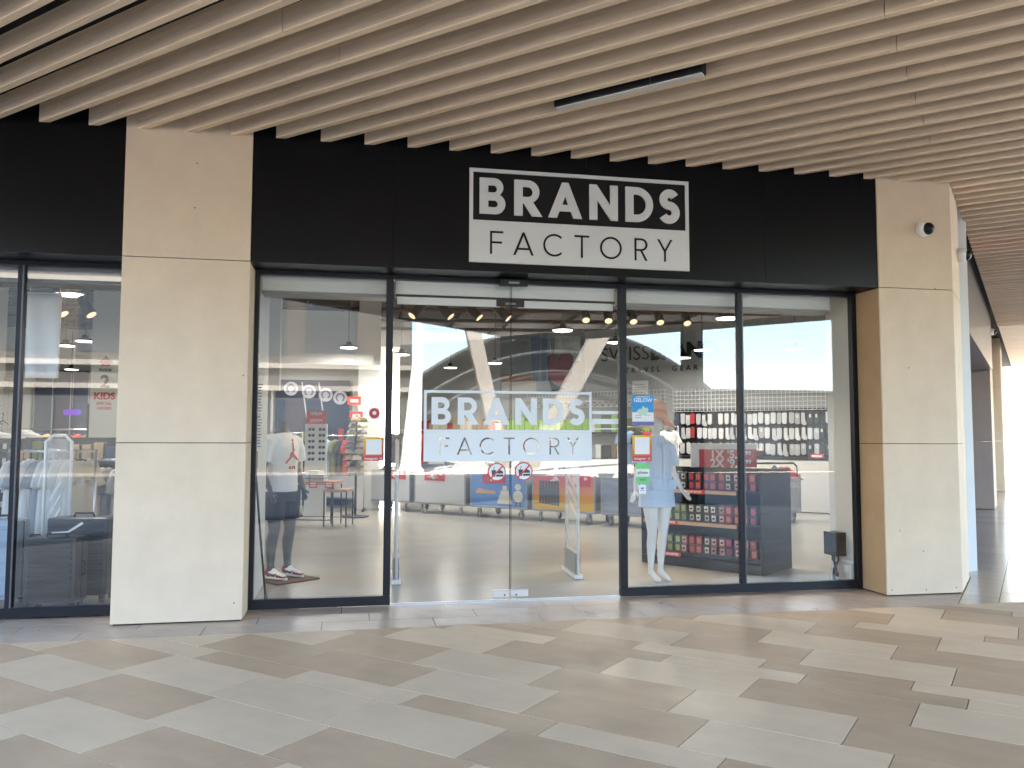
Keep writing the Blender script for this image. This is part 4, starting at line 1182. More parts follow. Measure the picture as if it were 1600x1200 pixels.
def trolley(label, short, x, y, rz, kind, heap, L=1.32, D=0.78, price=None):
    t = thing('wheeled_bin', label, 'wheeled bin', (x, y, 0), rz, 'wheeled sale bins inside the shop')
    h = L / 2
    MB().box((-h, 0, 0.19), (h, D, 0.225)).build('base', 'grey', t, 0.004)
    for sx in (-1, 1):
        for yy in (0.015, D - 0.015):
            MB().box((sx * (h - 0.015) - 0.015, yy - 0.015, 0.226), (sx * (h - 0.015) + 0.015, yy + 0.015, 0.85)).build('post', 'grey', t)
    pm = {'white': 'print_pale', 'blue': 'print_blue', 'slate': 'print_slate', 'clear': 'acrylic'}.get(kind)
    fp = MB().box((-h + 0.032, 0.004, 0.228), (h - 0.032, 0.02, 0.83)).build('front_panel', grad if kind == 'orange' else (M['acrylic'] if kind == 'clear' else MATS[pm]), t)
    for sx in (-1, 1):
        MB().box((sx * (h - 0.015) - 0.005, 0.032, 0.228), (sx * (h - 0.015) + 0.005, D - 0.032, 0.83)).build('side_panel', 'grey' if kind != 'clear' else 'acrylic', t)
    MB().box((-h + 0.032, D - 0.02, 0.228), (h - 0.032, D - 0.008, 0.83)).build('back_panel', 'grey', t)
    MB().box((-h + 0.035, 0.022, 0.62), (h - 0.035, D - 0.022, 0.64)).build('inner_shelf', 'grey', t)
    for sx in (-1, 1):
        for yy in (0.07, D - 0.07):
            cx = sx * (h - 0.16)
            sw_ = radians(46) + 0.35 * sin(cx * 9 + yy * 5 + x)
            w = MB().cyl((-0.018, 0, 0.086), (0.018, 0, 0.086), 0.085, n=20).build('caster', 'wheel', t, 0.006, 1, (cx, yy, 0), sw_)
            MB().cyl((-0.021, 0, 0.086), (0.021, 0, 0.086), 0.040, n=14).build('hub', 'chrome', w)
            fk = MB()
            for q in (-0.026, 0.023):
                fk.prism([(-0.02, 0.075), (0.02, 0.075), (0.045, 0.178), (-0.045, 0.178)], 0.003, Matrix.Translation((q, 0, 0)) @ Matrix.Rotation(pi / 2, 4, 'Z') @ Matrix.Rotation(pi / 2, 4, 'X'))
            fk.box((-0.03, -0.045, 0.1785), (0.03, 0.045, 0.189))
            fk.build('fork', 'chrome', w)
    if price:
        pc = MB().box((price[1], -0.006, 0.66), (price[1] + 0.52, 0.002, 0.845)).build('price_card', 'red', t)
        link('lettering', text_mesh('price', price[0], 0.17, 'white', 0.003, 0.006), pc, loc=(price[1] + 0.22, -0.0075, 0.752))
        link('lettering', text_mesh('cents', '99', 0.07, 'white', 0.003, 0.003), pc, loc=(price[1] + 0.42, -0.0075, 0.79))
    if kind == 'blue':
        X = Matrix.Translation((0, 0.0025, 0)) @ Matrix.Rotation(pi / 2, 4, 'X')
        MB().prism([(-.52, .50), (-.44, .56), (-.33, .53), (-.05, .51), (-.05, .46), (-.35, .46), (-.50, .45)], 0.003, X).build('print_shape', MATS['print_orange'], fp)
        for i, (w, z) in enumerate(((.17, .28), (.135, .36), (.10, .44), (.05, .53))):
            MB().prism([(0.16 - w, z), (0.16 + w, z), (0.16 + w * .9, z + .085), (0.16 - w * .9, z + .085)], 0.003, X).build('print_shape', MATS['print_cream'], fp)
        MB().prism(arc(.46, .43, .11, 0, 350, 16), 0.003, X).build('print_shape', MATS['print_cream'], fp)
        MB().prism(arc(.46, .60, .07, 0, 350, 16, 0.06), 0.003, X).build('print_shape', MATS['print_cream'], fp)
        for q in (.40, .48):
            MB().prism([(q, .24), (q + .05, .24), (q + .05, .33), (q, .33)], 0.003, X).build('print_shape', MATS['print_grey'], fp)
    if kind == 'orange':
        X = Matrix.Translation((0, 0.0025, 0)) @ Matrix.Rotation(pi / 2, 4, 'X')
        for i in range(7):
            x0 = -.50 + i * .062
            MB().prism([(x0, .34 - i * .006), (x0 + .052, .335 - i * .006), (x0 + .058, .50), (x0 + .05, .74), (x0 + .004, .745), (x0 - .004, .52)], 0.003, X).build('print_shape', MATS['print_grey'], fp)
    if kind == 'slate':
        link('lettering', text_mesh('slate_text', 'JEANS', 0.12, 'vinyl', 0.003, spacing=1.3), fp, loc=(0.1, 0.002, 0.55))
    # garments
    for i, (cn, gx, gy, w, d, hh) in enumerate(heap):
        p = Matrix.Rotation(rz, 4, 'Z') @ Vector((gx, gy, 0))
        g_ = crumple(w, d, hh, int(x * 1000) + i * 17).build('garment', MATS[cn], None, loc=(x + p.x, y + p.y, 0.645 + 0.02 * (i % 3) + 0.07), rz=rz + random.uniform(-0.4, 0.4))
        tag(g_, f"crumpled {CN[cn]} garment, {ordinal(i)} in the pile of {short}", 'garment', 'clothes piled in the wheeled bins')
    return t
def heap(seed, pal, n=8, L=1.2):
    rg = random.Random(seed); out = []
    for i in range(n):
        out.append((pal[i % len(pal)], -L / 2 + 0.2 + (L - 0.4) * ((i * 0.37) % 1.0), rg.uniform(0.2, 0.55), rg.uniform(0.38, 0.62), rg.uniform(0.3, 0.5), rg.uniform(0.10, 0.2)))
    return out
WHT = ['cloth_white', 'cloth_grey', 'cloth_cream', 'cloth_white', 'cloth_blue']
DRK = ['cloth_white', 'cloth_black', 'cloth_grey', 'cloth_cream', 'cloth_red']
ux, uy = cos(TA), sin(TA)
c3 = Vector((3.735, 7.20))
PITCHT = 1.43
bins = [(0, 'slate', None, DRK, 'wheeled bin with slate blue printed front by the door mullion', 'the slate blue bin'),
        (1, 'orange', ('9.', 0.05), WHT, 'wheeled bin with orange sunset printed front', 'the orange bin'),
        (2, 'blue', ('1.', -0.35), WHT, 'wheeled bin with bright blue printed front', 'the blue bin'),
        (3, 'white', ('4.', -0.38), WHT, 'plain white wheeled bin with red 4.99 card behind the left door', 'the white bin behind the left door'),
        (4, 'white', ('4.', 0.02), DRK, 'plain white wheeled bin with red card at the left door jamb', 'the white bin by the left jamb'),
        (5, 'white', None, DRK, 'farthest plain white wheeled bin behind the mannequin table', 'the farthest white bin')]
for i, kind, pr, pal, lab, short in bins:
    c = c3 - Vector((ux, uy)) * PITCHT * (i - 1)
    trolley(lab, short, c.x, c.y, TA, kind, heap(i + 3, pal), price=pr)
trolley('clear wheeled bin of bright T-shirts behind the black display', 'the clear bin', 7.35, 6.75, radians(-30), 'clear', heap(31, ['cloth_neon', 'cloth_white', 'cloth_red', 'cloth_white', 'cloth_grey', 'cloth_navy'], 9))
ch = thing('bin_hanger_frame', 'black tubular rails over the clear bin of T-shirts', 'rail', (7.35, 6.75, 0.0), radians(-30))
for yy in (0.1, 0.4, 0.65):
    MB().tube([(-0.62, yy, 0.842), (-0.62, yy, 1.0), (-0.58, yy, 1.04), (0.54, yy, 1.06), (0.6, yy, 1.0), (0.6, yy, 0.842)], 0.012, 6).build('rail', 'blackmetal', ch)

# ================================================================== BACK WALL: lettering, poster, wire grid, socks, shelf
def onwall(u, z, off=0.0):
    p = W(u, BV - off); return (p.x, p.y, z)
wl = thing('wall_lettering', 'black SWISSBRAND travel gear lettering on the grey back wall', 'lettering', onwall(-2.55, 3.28, 0.01), ANG)
link('letters', text_mesh('swiss', 'SWISS', 0.48, 'black', 0.012, -0.003), wl, loc=(-0.72, 0, 0.22))
link('letters', text_mesh('brand', 'BRAND', 0.48, 'black', 0.012, 0.028), wl, loc=(0.74, 0, 0.22))
link('letters', text_mesh('travel', 'TR+VEL  GEAR', 0.17, 'black', 0.010, 0.002, spacing=1.75), wl, loc=(0.18, 0, -0.17))
mat('poster_bg', (0.17, 0.20, 0.22), 0.4, var=0.4, vscale=1.2); mat('poster_denim', (0.07, 0.12, 0.20), 0.5, var=0.2, vscale=5); mat('poster_red', (0.22, 0.025, 0.035), 0.4)
mat('poster_bench', (0.40, 0.39, 0.36), 0.5); mat('poster_wood', (0.20, 0.09, 0.04), 0.5); mat('poster_light', (0.42, 0.45, 0.46), 0.4, var=0.4, vscale=4)
po = thing('wall_poster', 'large poster of jeans legs beside a dark red suitcase on the back wall', 'poster', onwall(-5.45, 2.66, 0.012), ANG)
MB().box((-1.35, -0.01, 0.0), (1.1, 0.01, 1.5)).build('sheet', MATS['poster_bg'], po)
XP = Matrix.Translation((0, -0.0125, 0)) @ Matrix.Rotation(pi / 2, 4, 'X')
for nm, poly in (('poster_bench', [(-1.3, 0.02), (-.25, 0.02), (-.25, .30), (-1.3, .30)]), ('poster_wood', [(-1.3, .30), (-.40, .30), (-.40, .52), (-1.3, .50)]),
                 ('poster_light', [(.25, .75), (1.0, .75), (1.0, 1.35), (.3, 1.42)]), ('poster_denim', [(-.42, 1.48), (-.12, 1.48), (-.14, .9), (-.20, .30), (-.36, .30), (-.40, .8)]),
                 ('poster_denim', [(-.08, 1.48), (.08, 1.48), (.06, .8), (.02, .28), (-.10, .28), (-.12, .9)]),
                 ('poster_red', [(.14, .95), (.72, .95), (.82, .85), (.72, .22), (.26, .22), (.12, .4)]), ('black', [(.06, .85), (.135, .95), (.115, .4), (.25, .2), (.6, .05), (.2, .02), (.10, .3)])):
    MB().prism(poly, 0.002, XP).build('print_shape', MATS[nm] if nm in MATS else M[nm], po)
for x in (.16, .42):
    MB().prism([(x, .955), (x + .02, .955), (x - .02, 1.32), (x - .04, 1.32)], 0.002, XP).build('print_shape', MATS['poster_light'], po)
sgn = thing('notice_sheet', 'grey printed notice sheet on the back wall beside the peach hat', 'notice', onwall(-2.86, 2.44, 0.05), ANG)
MB().box((-0.20, -0.004, 0.0), (0.20, 0.004, 0.42)).build('sheet', 'signwhite', sgn)
for i in range(5):
    MB().box((-0.15, -0.006, 0.08 + i * 0.06), (0.15 - 0.04 * (i % 3), -0.0045, 0.095 + i * 0.06)).build('text_line', 'grey', sgn)
def grid(label, u0, u1, z0, z1, off=0.06, step=0.09):
    t = thing('wire_grid', label, 'wire grid', onwall((u0 + u1) / 2, z0, off), ANG)
    h = (u1 - u0) / 2
    mb = MB(); x = -h
    while x <= h + 1e-6:
        mb.box((x - 0.005, -0.003, 0), (x + 0.005, 0.003, z1 - z0)); x += step
    mb.build('upright_wires', 'wirewhite', t)
    mb = MB(); z = 0
    while z <= z1 - z0 + 1e-6:
        mb.box((-h, -0.0095, z - 0.005), (h, -0.0035, z + 0.005)); z += step
    mb.build('cross_wires', 'wirewhite', t)
grid('steel wire grid on the back wall above the sock rows', -2.05, 2.4, 2.12, 2.62)
grid('steel wire grid on the back wall behind the door decal', -5.95, -2.2, 1.55, 2.64)
sw = thing('slatwall_display', 'black slatted wall panel behind the hanging sock packs', 'wall panel', onwall(0.2, 1.13, 0.025), ANG)
MB().box((-2.22, -0.012, 0.0), (2.3, 0.012, 1.02)).build('board', 'gondola', sw)
for i in range(6):
    MB().box((-2.22, -0.02, 0.04 + i * 0.17), (2.3, -0.0125, 0.10 + i * 0.17)).build('rail', 'blackmetal', sw)
ws = thing('wall_shelf', 'long dark shelf with pale front below the sock packs', 'shelf', onwall(0.2, 0.0, 0.04), ANG)
MB().box((-2.22, -0.42, 1.07), (2.3, 0.0, 1.11)).build('shelf_board', 'gondola', ws)
MB().box((-2.22, -0.40, 0.02), (2.3, -0.02, 1.069)).build('cabinet', 'white', ws)
for i in range(5):
    MB().box((-2.2 + i * 0.9, -0.412, 0.06), (-1.32 + i * 0.9, -0.4005, 1.05)).build('cabinet_door', 'shopwall', ws, 0.002)
mat('sock_white', (0.56, 0.56, 0.57), 0.9, bump=0.3, bscale=40, objvar=0.30); mat('sock_card', (0.62, 0.61, 0.60), 0.6)
SK = {}
def sockmesh(kind, m):
    if kind == 'pack':
        p = [(-.048, 0), (.048, 0), (.052, -.06), (.047, -.19), (.02, -.205), (-.03, -.205), (-.05, -.17)]
    else:
        p = [(-.035, 0), (.035, 0), (.04, -.12), (.07, -.19), (.06, -.225), (.0, -.225), (-.04, -.19)]
    p = [(a * 1.06, b * 1.16) for a, b in p]
    return MB().prism(p, 0.035, Matrix.Translation((0, 0.0175, 0)) @ Matrix.Rotation(pi / 2, 4, 'X')).mesh('sock_pack', MATS[m], 0.01, 2)
for k, m in (('pack', 'sock_white'), ('sock', 'sock_white'), ('pack', 'cloth_red'), ('pack', 'cloth_navy'), ('pack', 'cloth_black')):
    SK[(k, m)] = sockmesh(k, m)
hookm = MB().tube([(0, 0.06, 0.012), (0, -0.02, 0.012), (0, -0.04, 0.022)], 0.004, 6).mesh('hook', 'brass')
cardm = MB().box((-0.022, -0.0195, -0.10), (0.022, -0.0178, -0.03)).mesh('card', MATS['sock_card'])
rs = random.Random(11)
for r, ztop in enumerate((2.08, 1.77, 1.43)):
    for i in range(27):
        u = -1.93 + i * 0.126 + rs.uniform(-0.012, 0.012)
        if rs.random() < 0.06 and i > 3:
            continue
        m, k, w = 'sock_white', rs.choice(('pack', 'pack', 'sock')), 'white'
        if i == 3 and r < 2:
            m, k, w = 'cloth_red', 'pack', 'red'
        elif i == 0:
            m, k, w = 'cloth_navy', 'pack', 'navy'
        elif i > 22:
            m, k, w = rs.choice((('cloth_black', 'pack', 'black'), ('sock_white', 'pack', 'white'), ('cloth_black', 'pack', 'black')))
        o = link('sock_pack', SK[(k, m)], None, onwall(u, ztop - 0.01 - rs.uniform(0, 0.03), 0.08 + rs.uniform(0, .07)), ANG + rs.uniform(-0.35, 0.35))
        tag(o, f"{w} sock pack, {ordinal(i)} from the left in the {('top', 'middle', 'bottom')[r]} row of the sock wall", 'socks', f"sock packs in the {('top', 'middle', 'bottom')[r]} row")
        link('hook', hookm, o)
        if rs.random() < 0.6:
            link('card', cardm, o)
# things on the wall shelf
def sneaker(label, loc, rz, m1, m2):
    t = thing('sneaker', label, 'shoe', loc, rz)
    def sec(y, w, h, z0):
        return [(w * cos(a), y, z0 + h * (0.5 + 0.5 * sin(a))) for a in [2 * pi * i / 12 for i in range(12)]]
    MB().loft([sec(.10, .02, .03, 0), sec(.08, .04, .03, 0), sec(-.06, .044, .03, 0), sec(-.14, .046, .03, 0), sec(-.19, .02, .03, 0)]).build('sole', 'shoewhite', t)
    MB().loft([sec(.10, .02, .08, .02), sec(.08, .038, .10, .02), sec(0, .04, .10, .02), sec(-.06, .042, .07, .02), sec(-.14, .042, .045, .02), sec(-.185, .016, .02, .02)]).build('upper', m1, t)
    MB().loft([sec(.0, .025, .02, .105), sec(-.05, .025, .02, .085), sec(-.09, .02, .02, .065)]).build('tongue', m2, t)
p = onwall(-1.22, 1.112, 0.30); sneaker('pale pink sneaker standing on the shelf under the socks', p, ANG + radians(70), 'peach2', 'shoewhite')
cp = thing('baseball_cap', 'white cap with dark brim hung beside the left end of the sock wall', 'cap', onwall(-1.92, 1.18, 0.3), ANG)
MB().lathe([(0.095, 0.05), (0.098, 0.08), (0.085, 0.13), (0.05, 0.165), (0.001, 0.175)], 16).build('crown', 'tee', cp)
MB().loft([[(0.09 * cos(a), -0.06 - 0.11 * sin(a), 0.05 + z) for a in [pi * i / 10 for i in range(11)]] for z in (0, 0.006)]).build('brim', 'cloth_black' if 'cloth_black' in M else MATS['cloth_black'], cp)
MB().lathe([(0.05, 0.0), (0.05, 0.052), (0.06, 0.056)], 12).build('stand', 'black', cp)
bk = thing('wicker_basket', 'brown wicker basket of pale rolled socks on the wall shelf', 'basket', onwall(-0.1, 1.112, 0.26), ANG)
MB().lathe([(0.10, 0.0), (0.12, 0.0), (0.16, 0.13), (0.165, 0.14), (0.15, 0.14), (0.11, 0.015)], 16).build('basket', 'wicker', bk)
for i in range(9):
    a = i * 0.7; r_ = 0.09 if i < 7 else 0.02
    MB().lathe([(0.001, -0.03), (0.035, -0.02), (0.045, 0.0), (0.035, 0.02), (0.001, 0.03)], 10, (r_ * cos(a), r_ * sin(a), 0.15 + 0.02 * (i % 2))).build('rolled_sock', MATS['cloth_cream'] if i % 3 else MATS['cloth_white'], bk)
pt = thing('price_card', 'small red price card at the right end of the wall shelf', 'price tag', onwall(1.16, 1.115, 0.40), ANG)
MB().box((-0.13, -0.004, 0), (0.13, 0.004, 0.085)).build('card', 'redlit', pt)
MB().box((-0.10, -0.006, 0.02), (0.10, -0.0045, 0.06)).build('text_line', 'white', pt)
# goods behind the door decal: shelf of green packs, other packs, hangers
gs = thing('goods_shelf', 'shelf of green and coloured packs seen behind the door lettering', 'shelf', onwall(-5.9, 1.62, 0.1), ANG)
MB().box((-3.6, -0.3, 0.0), (3.6, 0.0, 0.03)).build('shelf_board', 'black', gs)
MB().box((-3.6, -0.3, -0.62), (3.6, 0.0, -0.59)).build('shelf_board', 'black', gs)
MB().box((-3.6, -0.02, -1.6), (3.6, 0.0, 0.9)).build('back_board', 'greywall', gs)
for sx in (-3.58, -1.2, 1.2, 3.58):
    MB().box((sx - 0.02, -0.3, -1.62), (sx + 0.02, -0.021, -0.001)).build('upright', 'black', gs)
rg = random.Random(4)
x = -3.5; i = 0
while x < 3.5:
    w = rg.uniform(0.12, 0.26)
    cn = rg.choice(['cloth_green', 'cloth_green', 'cloth_green', 'cloth_olive', 'cloth_white']) if x > -0.6 else rg.choice(['cloth_tan', 'cloth_red', 'cloth_cream', 'cloth_black', 'cloth_tan', 'cloth_red'])
    p = onwall(-5.9 + x + w / 2, 1.651, 0.25)
    o = MB().box((-w / 2 + 0.006, -0.10, 0), (w / 2 - 0.006, 0.10, rg.uniform(0.22, 0.42))).build('goods_pack', MATS[cn], None, 0.02, 2, p, ANG)
    tag(o, f"{CN[cn]} goods pack, {ordinal(i)} from the left on the upper shelf behind the door lettering", 'pack', 'packs on the shelf behind the door lettering')
    p = onwall(-5.9 + x + w / 2, 1.031, 0.25)
    cn2 = rg.choice(['cloth_black', 'cloth_grey', 'cloth_white', 'cloth_red', 'cloth_olive'])
    o = MB().box((-w / 2 + 0.006, -0.10, 0), (w / 2 - 0.006, 0.10, rg.uniform(0.22, 0.42))).build('goods_pack', MATS[cn2], None, 0.02, 2, p, ANG)
    tag(o, f"{CN[cn2]} goods pack, {ordinal(i)} from the left on the lower shelf behind the door lettering", 'pack', 'packs on the shelf behind the door lettering')
    x += w; i += 1
hm = MB().tube([(0, 0, 0.12), (0.02, 0, 0.15), (0, 0, 0.175), (-0.02, 0, 0.16)], 0.004, 6)
hm.tube([(0, 0, 0.12), (0.19, 0, 0.03), (0.19, 0, 0.015), (-0.19, 0, 0.015), (-0.19, 0, 0.03)], 0.008, 6, True)
hmesh = hm.mesh('hanger', 'white')
hr = thing('hanger_rail', 'steel rail of white hangers on the wire grid behind the doors', 'rail', onwall(-4.1, 2.40, 0.28), ANG)
MB().cyl((-1.75, 0, 0), (1.75, 0, 0), 0.012, n=8).build('rail', 'chrome', hr)
for s in (-1.6, 0, 1.6):
    MB().box((s - 0.01, 0.0, -0.012), (s + 0.01, 0.21, 0.012)).build('bracket', 'chrome', hr)
for i in range(22):
    o = link('hanger', hmesh, None, onwall(-5.7 + i * 0.152, 2.24, 0.28), ANG + radians(80 + rs.uniform(-12, 12)))
    tag(o, f"empty white hanger, {ordinal(i)} from the left on the rail behind the doors", 'hanger', 'white hangers on the rail behind the doors')

# ================================================================== SECURITY GATES
def gate(label, x, y, rz, L=0.62, H=1.47, box=True):
    t = thing('security_gate', label, 'security gate', (x, y, 0), rz)
    h = L / 2
    r = 0.016
    MB().tube([(-h, 0, 0.05), (-h, 0, H - 0.06), (-h + 0.06, 0, H), (h - 0.06, 0, H), (h, 0, H - 0.06), (h, 0, 0.05)], r, 8).build('tube_frame', 'whitegloss', t)
    MB().box((-h + 0.02, -0.004, 0.30), (h - 0.02, 0.004, H - 0.03)).build('panel', 'acrylic', t)
    for i in range(3):
        MB().prism([(-h + 0.05, 0.62 + i * 0.13), (h - 0.08, 0.80 + i * 0.13), (h - 0.08, 0.84 + i * 0.13), (-h + 0.05, 0.66 + i * 0.13)], 0.002, Matrix.Translation((0, -0.0045, 0)) @ Matrix.Rotation(pi / 2, 4, 'X')).build('stripe', 'whitegloss', t)
    MB().box((-h - 0.03, -0.05, 0.0), (h + 0.03, 0.05, 0.045)).build('foot', 'whitegloss', t, 0.01, 2)
    if box:
        MB().box((-h + 0.02, -0.03, 0.046), (h - 0.02, 0.03, 0.27)).build('electronics_box', 'grey', t, 0.01, 2)
gate('white security gate seen edge-on behind the left door leaf', 0.50, 1.82, radians(88))
gate('white security gate with clear panel behind the right door leaf', 2.44, 1.80, radians(87))
gate('white framed clear security gate in front of the T-shirts in the leftmost window', -2.76, 1.52, radians(10), 0.22, 1.52, False)

# ================================================================== STICKERS AND DECAL ON THE GLASS
FY = 0.4118
dec = thing('door_decal', 'large pale vinyl BRANDS FACTORY lettering across both glass doors', 'decal', (0.662, FY, 1.288))
brand_sign(dec, 1.598, 'vinyl', 'vinyl', 0.002, True)
for z0, z1, lab in ((1.735, 1.765, 'top'), (1.640, 1.690, 'middle'), (1.588, 1.600, 'bottom')):
    o = B('window_stripe', (-0.13, -0.001, 0), (0.13, 0.001, z1 - z0), 'vinyl', None, loc=(2.395, FY, z0))
    tag(o, f"{lab} pale vinyl stripe on the right door beside the lettering", 'sticker', 'vinyl stripes beside the door lettering')
mat('stk_red', (0.50, 0.05, 0.05), 0.5); mat('stk_pink', (0.62, 0.22, 0.22), 0.5); mat('stk_blue', (0.02, 0.27, 0.62), 0.5); mat('stk_purple', (0.13, 0.13, 0.33), 0.5)
mat('stk_green', (0.16, 0.55, 0.20), 0.5); mat('stk_pale', (0.50, 0.68, 0.52), 0.5); mat('stk_white', (0.74, 0.74, 0.74), 0.5); mat('stk_dark', (0.05, 0.05, 0.06), 0.5)
ig = bpy.data.materials.new('stk_orange_fade'); ig.use_nodes = True
n_, l_ = ig.node_tree.nodes, ig.node_tree.links
tc = n_.new('ShaderNodeTexCoord'); sp = n_.new('ShaderNodeSeparateXYZ'); rp_ = n_.new('ShaderNodeValToRGB'); ad = n_.new('ShaderNodeMath'); ad.operation = 'MULTIPLY_ADD'
l_.new(tc.outputs['Object'], sp.inputs[0]); ad.inputs[1].default_value = -1.5; l_.new(sp.outputs['X'], ad.inputs[0])
ad2 = n_.new('ShaderNodeMath'); ad2.operation = 'MULTIPLY_ADD'; ad2.inputs[1].default_value = 3.2; l_.new(sp.outputs['Z'], ad2.inputs[0]); l_.new(ad.outputs[0], ad2.inputs[2]); ad.inputs[2].default_value = 0.15
l_.new(ad2.outputs[0], rp_.inputs[0]); l_.new(rp_.outputs[0], n_['Principled BSDF'].inputs['Base Color'])
rp_.color_ramp.elements[0].color = (0.50, 0.05, 0.09, 1); rp_.color_ramp.elements[1].color = (0.75, 0.50, 0.03, 1)
e_ = rp_.color_ramp.elements.new(0.5); e_.color = (0.62, 0.16, 0.03, 1)
def disc(name, label, x, z, r, rings, y=FY):
    t = thing(name, label, 'sticker', (x, y, z))
    for i, (f, m) in enumerate(rings):
        mb = MB().cyl((0, -0.0006 * (i + 1), 0), (0, 0.0, 0), r * f, n=32, smooth=False)
        mb.build('disc', MATS[m] if m in MATS else M[m], t)
    return t
for x, z, lab in ((1.343, 1.188, 'left'), (1.598, 1.194, 'right')):
    t = disc('no_food_sign', f'round no food or drink sign on the {lab} door leaf', x, z, 0.086, ((1.0, 'stk_red'), (0.87, 'stk_white')))
    X = Matrix.Translation((0, -0.0014, 0)) @ Matrix.Rotation(pi / 2, 4, 'X')
    MB().prism([(-.050, .018), (-.008, .018), (-.014, -.042), (-.044, -.042)], 0.0006, X).build('cup', MATS['stk_dark'], t)
    MB().prism([(-.034, .02), (-.028, .02), (-.020, .05), (-.026, .05)], 0.0006, X).build('straw', MATS['stk_dark'], t)
    MB().prism(arc(.028, -.008, .032, 0, 180, 12, .026) + [(-.004, -.014), (.06, -.014)], 0.0006, X).build('bun', MATS['stk_dark'], t)
    MB().prism([(-.006, -.042), (.062, -.042), (.062, -.022), (-.006, -.022)], 0.0006, X).build('bun', MATS['stk_dark'], t)
    MB().prism([(-.060, -.050), (-.050, -.060), (.060, .050), (.050, .060)], 0.0006, Matrix.Translation((0, -0.0021, 0)) @ Matrix.Rotation(pi / 2, 4, 'X')).build('slash', MATS['stk_red'], t)
t = disc('round_sticker', 'round red and white sticker high on the left display window', 0.214, 1.724, 0.055, ((1.0, 'stk_white'), (0.84, 'stk_red')))
MB().cyl((0, -0.0022, 0.004), (0, -0.0014, 0.004), 0.018, n=16).build('mark', MATS['stk_white'], t)
def poster(name, label, x0, x1, z0, z1, parts, base):
    t = thing(name, label, 'sticker', ((x0 + x1) / 2, FY, z0))
    w, h = x1 - x0, z1 - z0
    MB().box((-w / 2, -0.0006, 0), (w / 2, 0, h)).build('sheet', base, t)
    for nm, a, b, c, d, m in parts:
        MB().box((-w / 2 + a * w, -0.0014, c * h), (-w / 2 + b * w, -0.0007, d * h)).build(nm, MATS[m] if isinstance(m, str) and m in MATS else m, t)
    return t, w, h
for x0, x1, z0, z1, lab in ((0.120, 0.306, 1.295, 1.508, 'orange framed Instagram sticker with blank square on the left display window'),
                            (2.665, 2.862, 1.285, 1.534, 'orange framed Instagram sticker with blank square on the right display window')):
    t, w, h = poster('window_sticker', lab, x0, x1, z0, z1, (('blank_square', .12, .88, .27, .92, 'stk_white'), ('footer', 0.02, 0.98, 0.01, 0.20, 'stk_red')), ig)
    link('lettering', text_mesh('insta', 'Instagram', 0.030, MATS['stk_white'], 0.0008, 0.0004), t, loc=(-w * 0.12, -0.0019, h * 0.10))
    MB().box((w * 0.28, -0.0021, h * 0.045), (w * 0.42, -0.0015, h * 0.155)).build('mark', MATS['stk_pink'], t)
t, w, h = poster('window_sticker', 'blue and white poster sticker in front of the peach hat', 2.665, 2.884, 1.628, 1.917,
                 (('blue_field', 0, 1, .44, 1.0, 'stk_blue'), ('purple_footer', 0, 1, 0, .13, 'stk_purple'), ('text_line', .14, .42, .32, .335, 'stk_purple'), ('text_line', .14, .42, .25, .265, 'stk_purple'), ('text_line', .55, .85, .34, .355, 'stk_blue'), ('text_line', .14, .75, .18, .19, 'stk_pale')), MATS['stk_white'])
link('lettering', text_mesh('gel', 'GELOW', 0.052, MATS['stk_white'], 0.0008, 0.001), t, loc=(0, -0.0019, h * 0.84))
MB().box((-w * 0.32, -0.0021, h * 0.945), (w * 0.32, -0.0015, h * 0.965)).build('text_line', MATS['stk_white'], t)
MB().prism([(-.07, .13), (-.03, .165), (-.02, .15), (0, .19), (.03, .165), (.05, .18), (.055, .13), (.02, .10), (-.03, .10)], 0.0006, Matrix.Translation((0, -0.0016, 0)) @ Matrix.Rotation(pi / 2, 4, 'X')).build('splash_print', MATS['stk_pale'], t)
t, w, h = poster('window_sticker', 'pale and green sticker below the orange sticker in the right window', 2.70, 2.835, 1.068, 1.262, (('green_field', 0, 1, 0, .36, 'stk_green'), ('pale_field', 0, 1, .74, 1.0, 'stk_green'), ), MATS['stk_white'])
link('lettering', text_mesh('phone', 'phone', 0.040, MATS['stk_dark'], 0.0008, 0.0006), t, loc=(0, -0.0019, h * 0.56))
link('lettering', text_mesh('grn', 'SERVIS', 0.022, MATS['stk_dark'], 0.0008, 0.0003), t, loc=(0, -0.0019, h * 0.2))
t, w, h = poster('window_sticker', 'small white card by the fingers of the white mannequin', 2.725, 2.80, 0.975, 1.058, (('text_line', .2, .8, .3, .36, 'stk_purple'), ('mark', .3, .7, .5, .7, 'stk_purple')), MATS['stk_white'])
t = thing('opening_hours', 'narrow column of grey opening hours lettering at the left window jamb', 'sticker', (-0.785, FY, 1.42))
for i in range(22):
    MB().box((-0.022, -0.0006, i * 0.026), (0.006 + 0.016 * random.random(), 0, i * 0.026 + 0.011)).build('text_line', 'grey', t)

# ================================================================== SMALL THINGS BY THE WINDOW
eb = thing('electric_box', 'black electric box with dangling cables on the wall at the right window edge', 'electric box', (5.061, 0.735, 0.0))
MB().box((-0.13, -0.095, 0.295), (-0.001, 0.115, 0.535)).build('casing', 'black', eb, 0.008, 2)
MB().box((-0.05, 0.116, 0.30), (-0.001, 0.145, 0.53)).build('bracket', 'whitegloss', eb)
MB().tube([(-.06, .07, .295), (-.07, .05, .24), (-.05, -.0, .20), (-.07, .03, .15), (-.075, .035, .08), (-.08, .02, 0.012)], 0.011, 8).build('cable', 'black', eb)
MB().tube([(-.05, .03, .295), (-.06, .04, .23), (-.07, .01, .19), (-.08, -.03, .14), (-.09, -.055, .10)], 0.014, 8).build('cable', 'black', eb)
MB().tube([(-.05, -.02, .295), (-.05, -.03, .25), (-.06, -.005, .20), (-.065, .02, .10), (-.09, -.02, .012)], 0.008, 8).build('cable', 'black', eb)
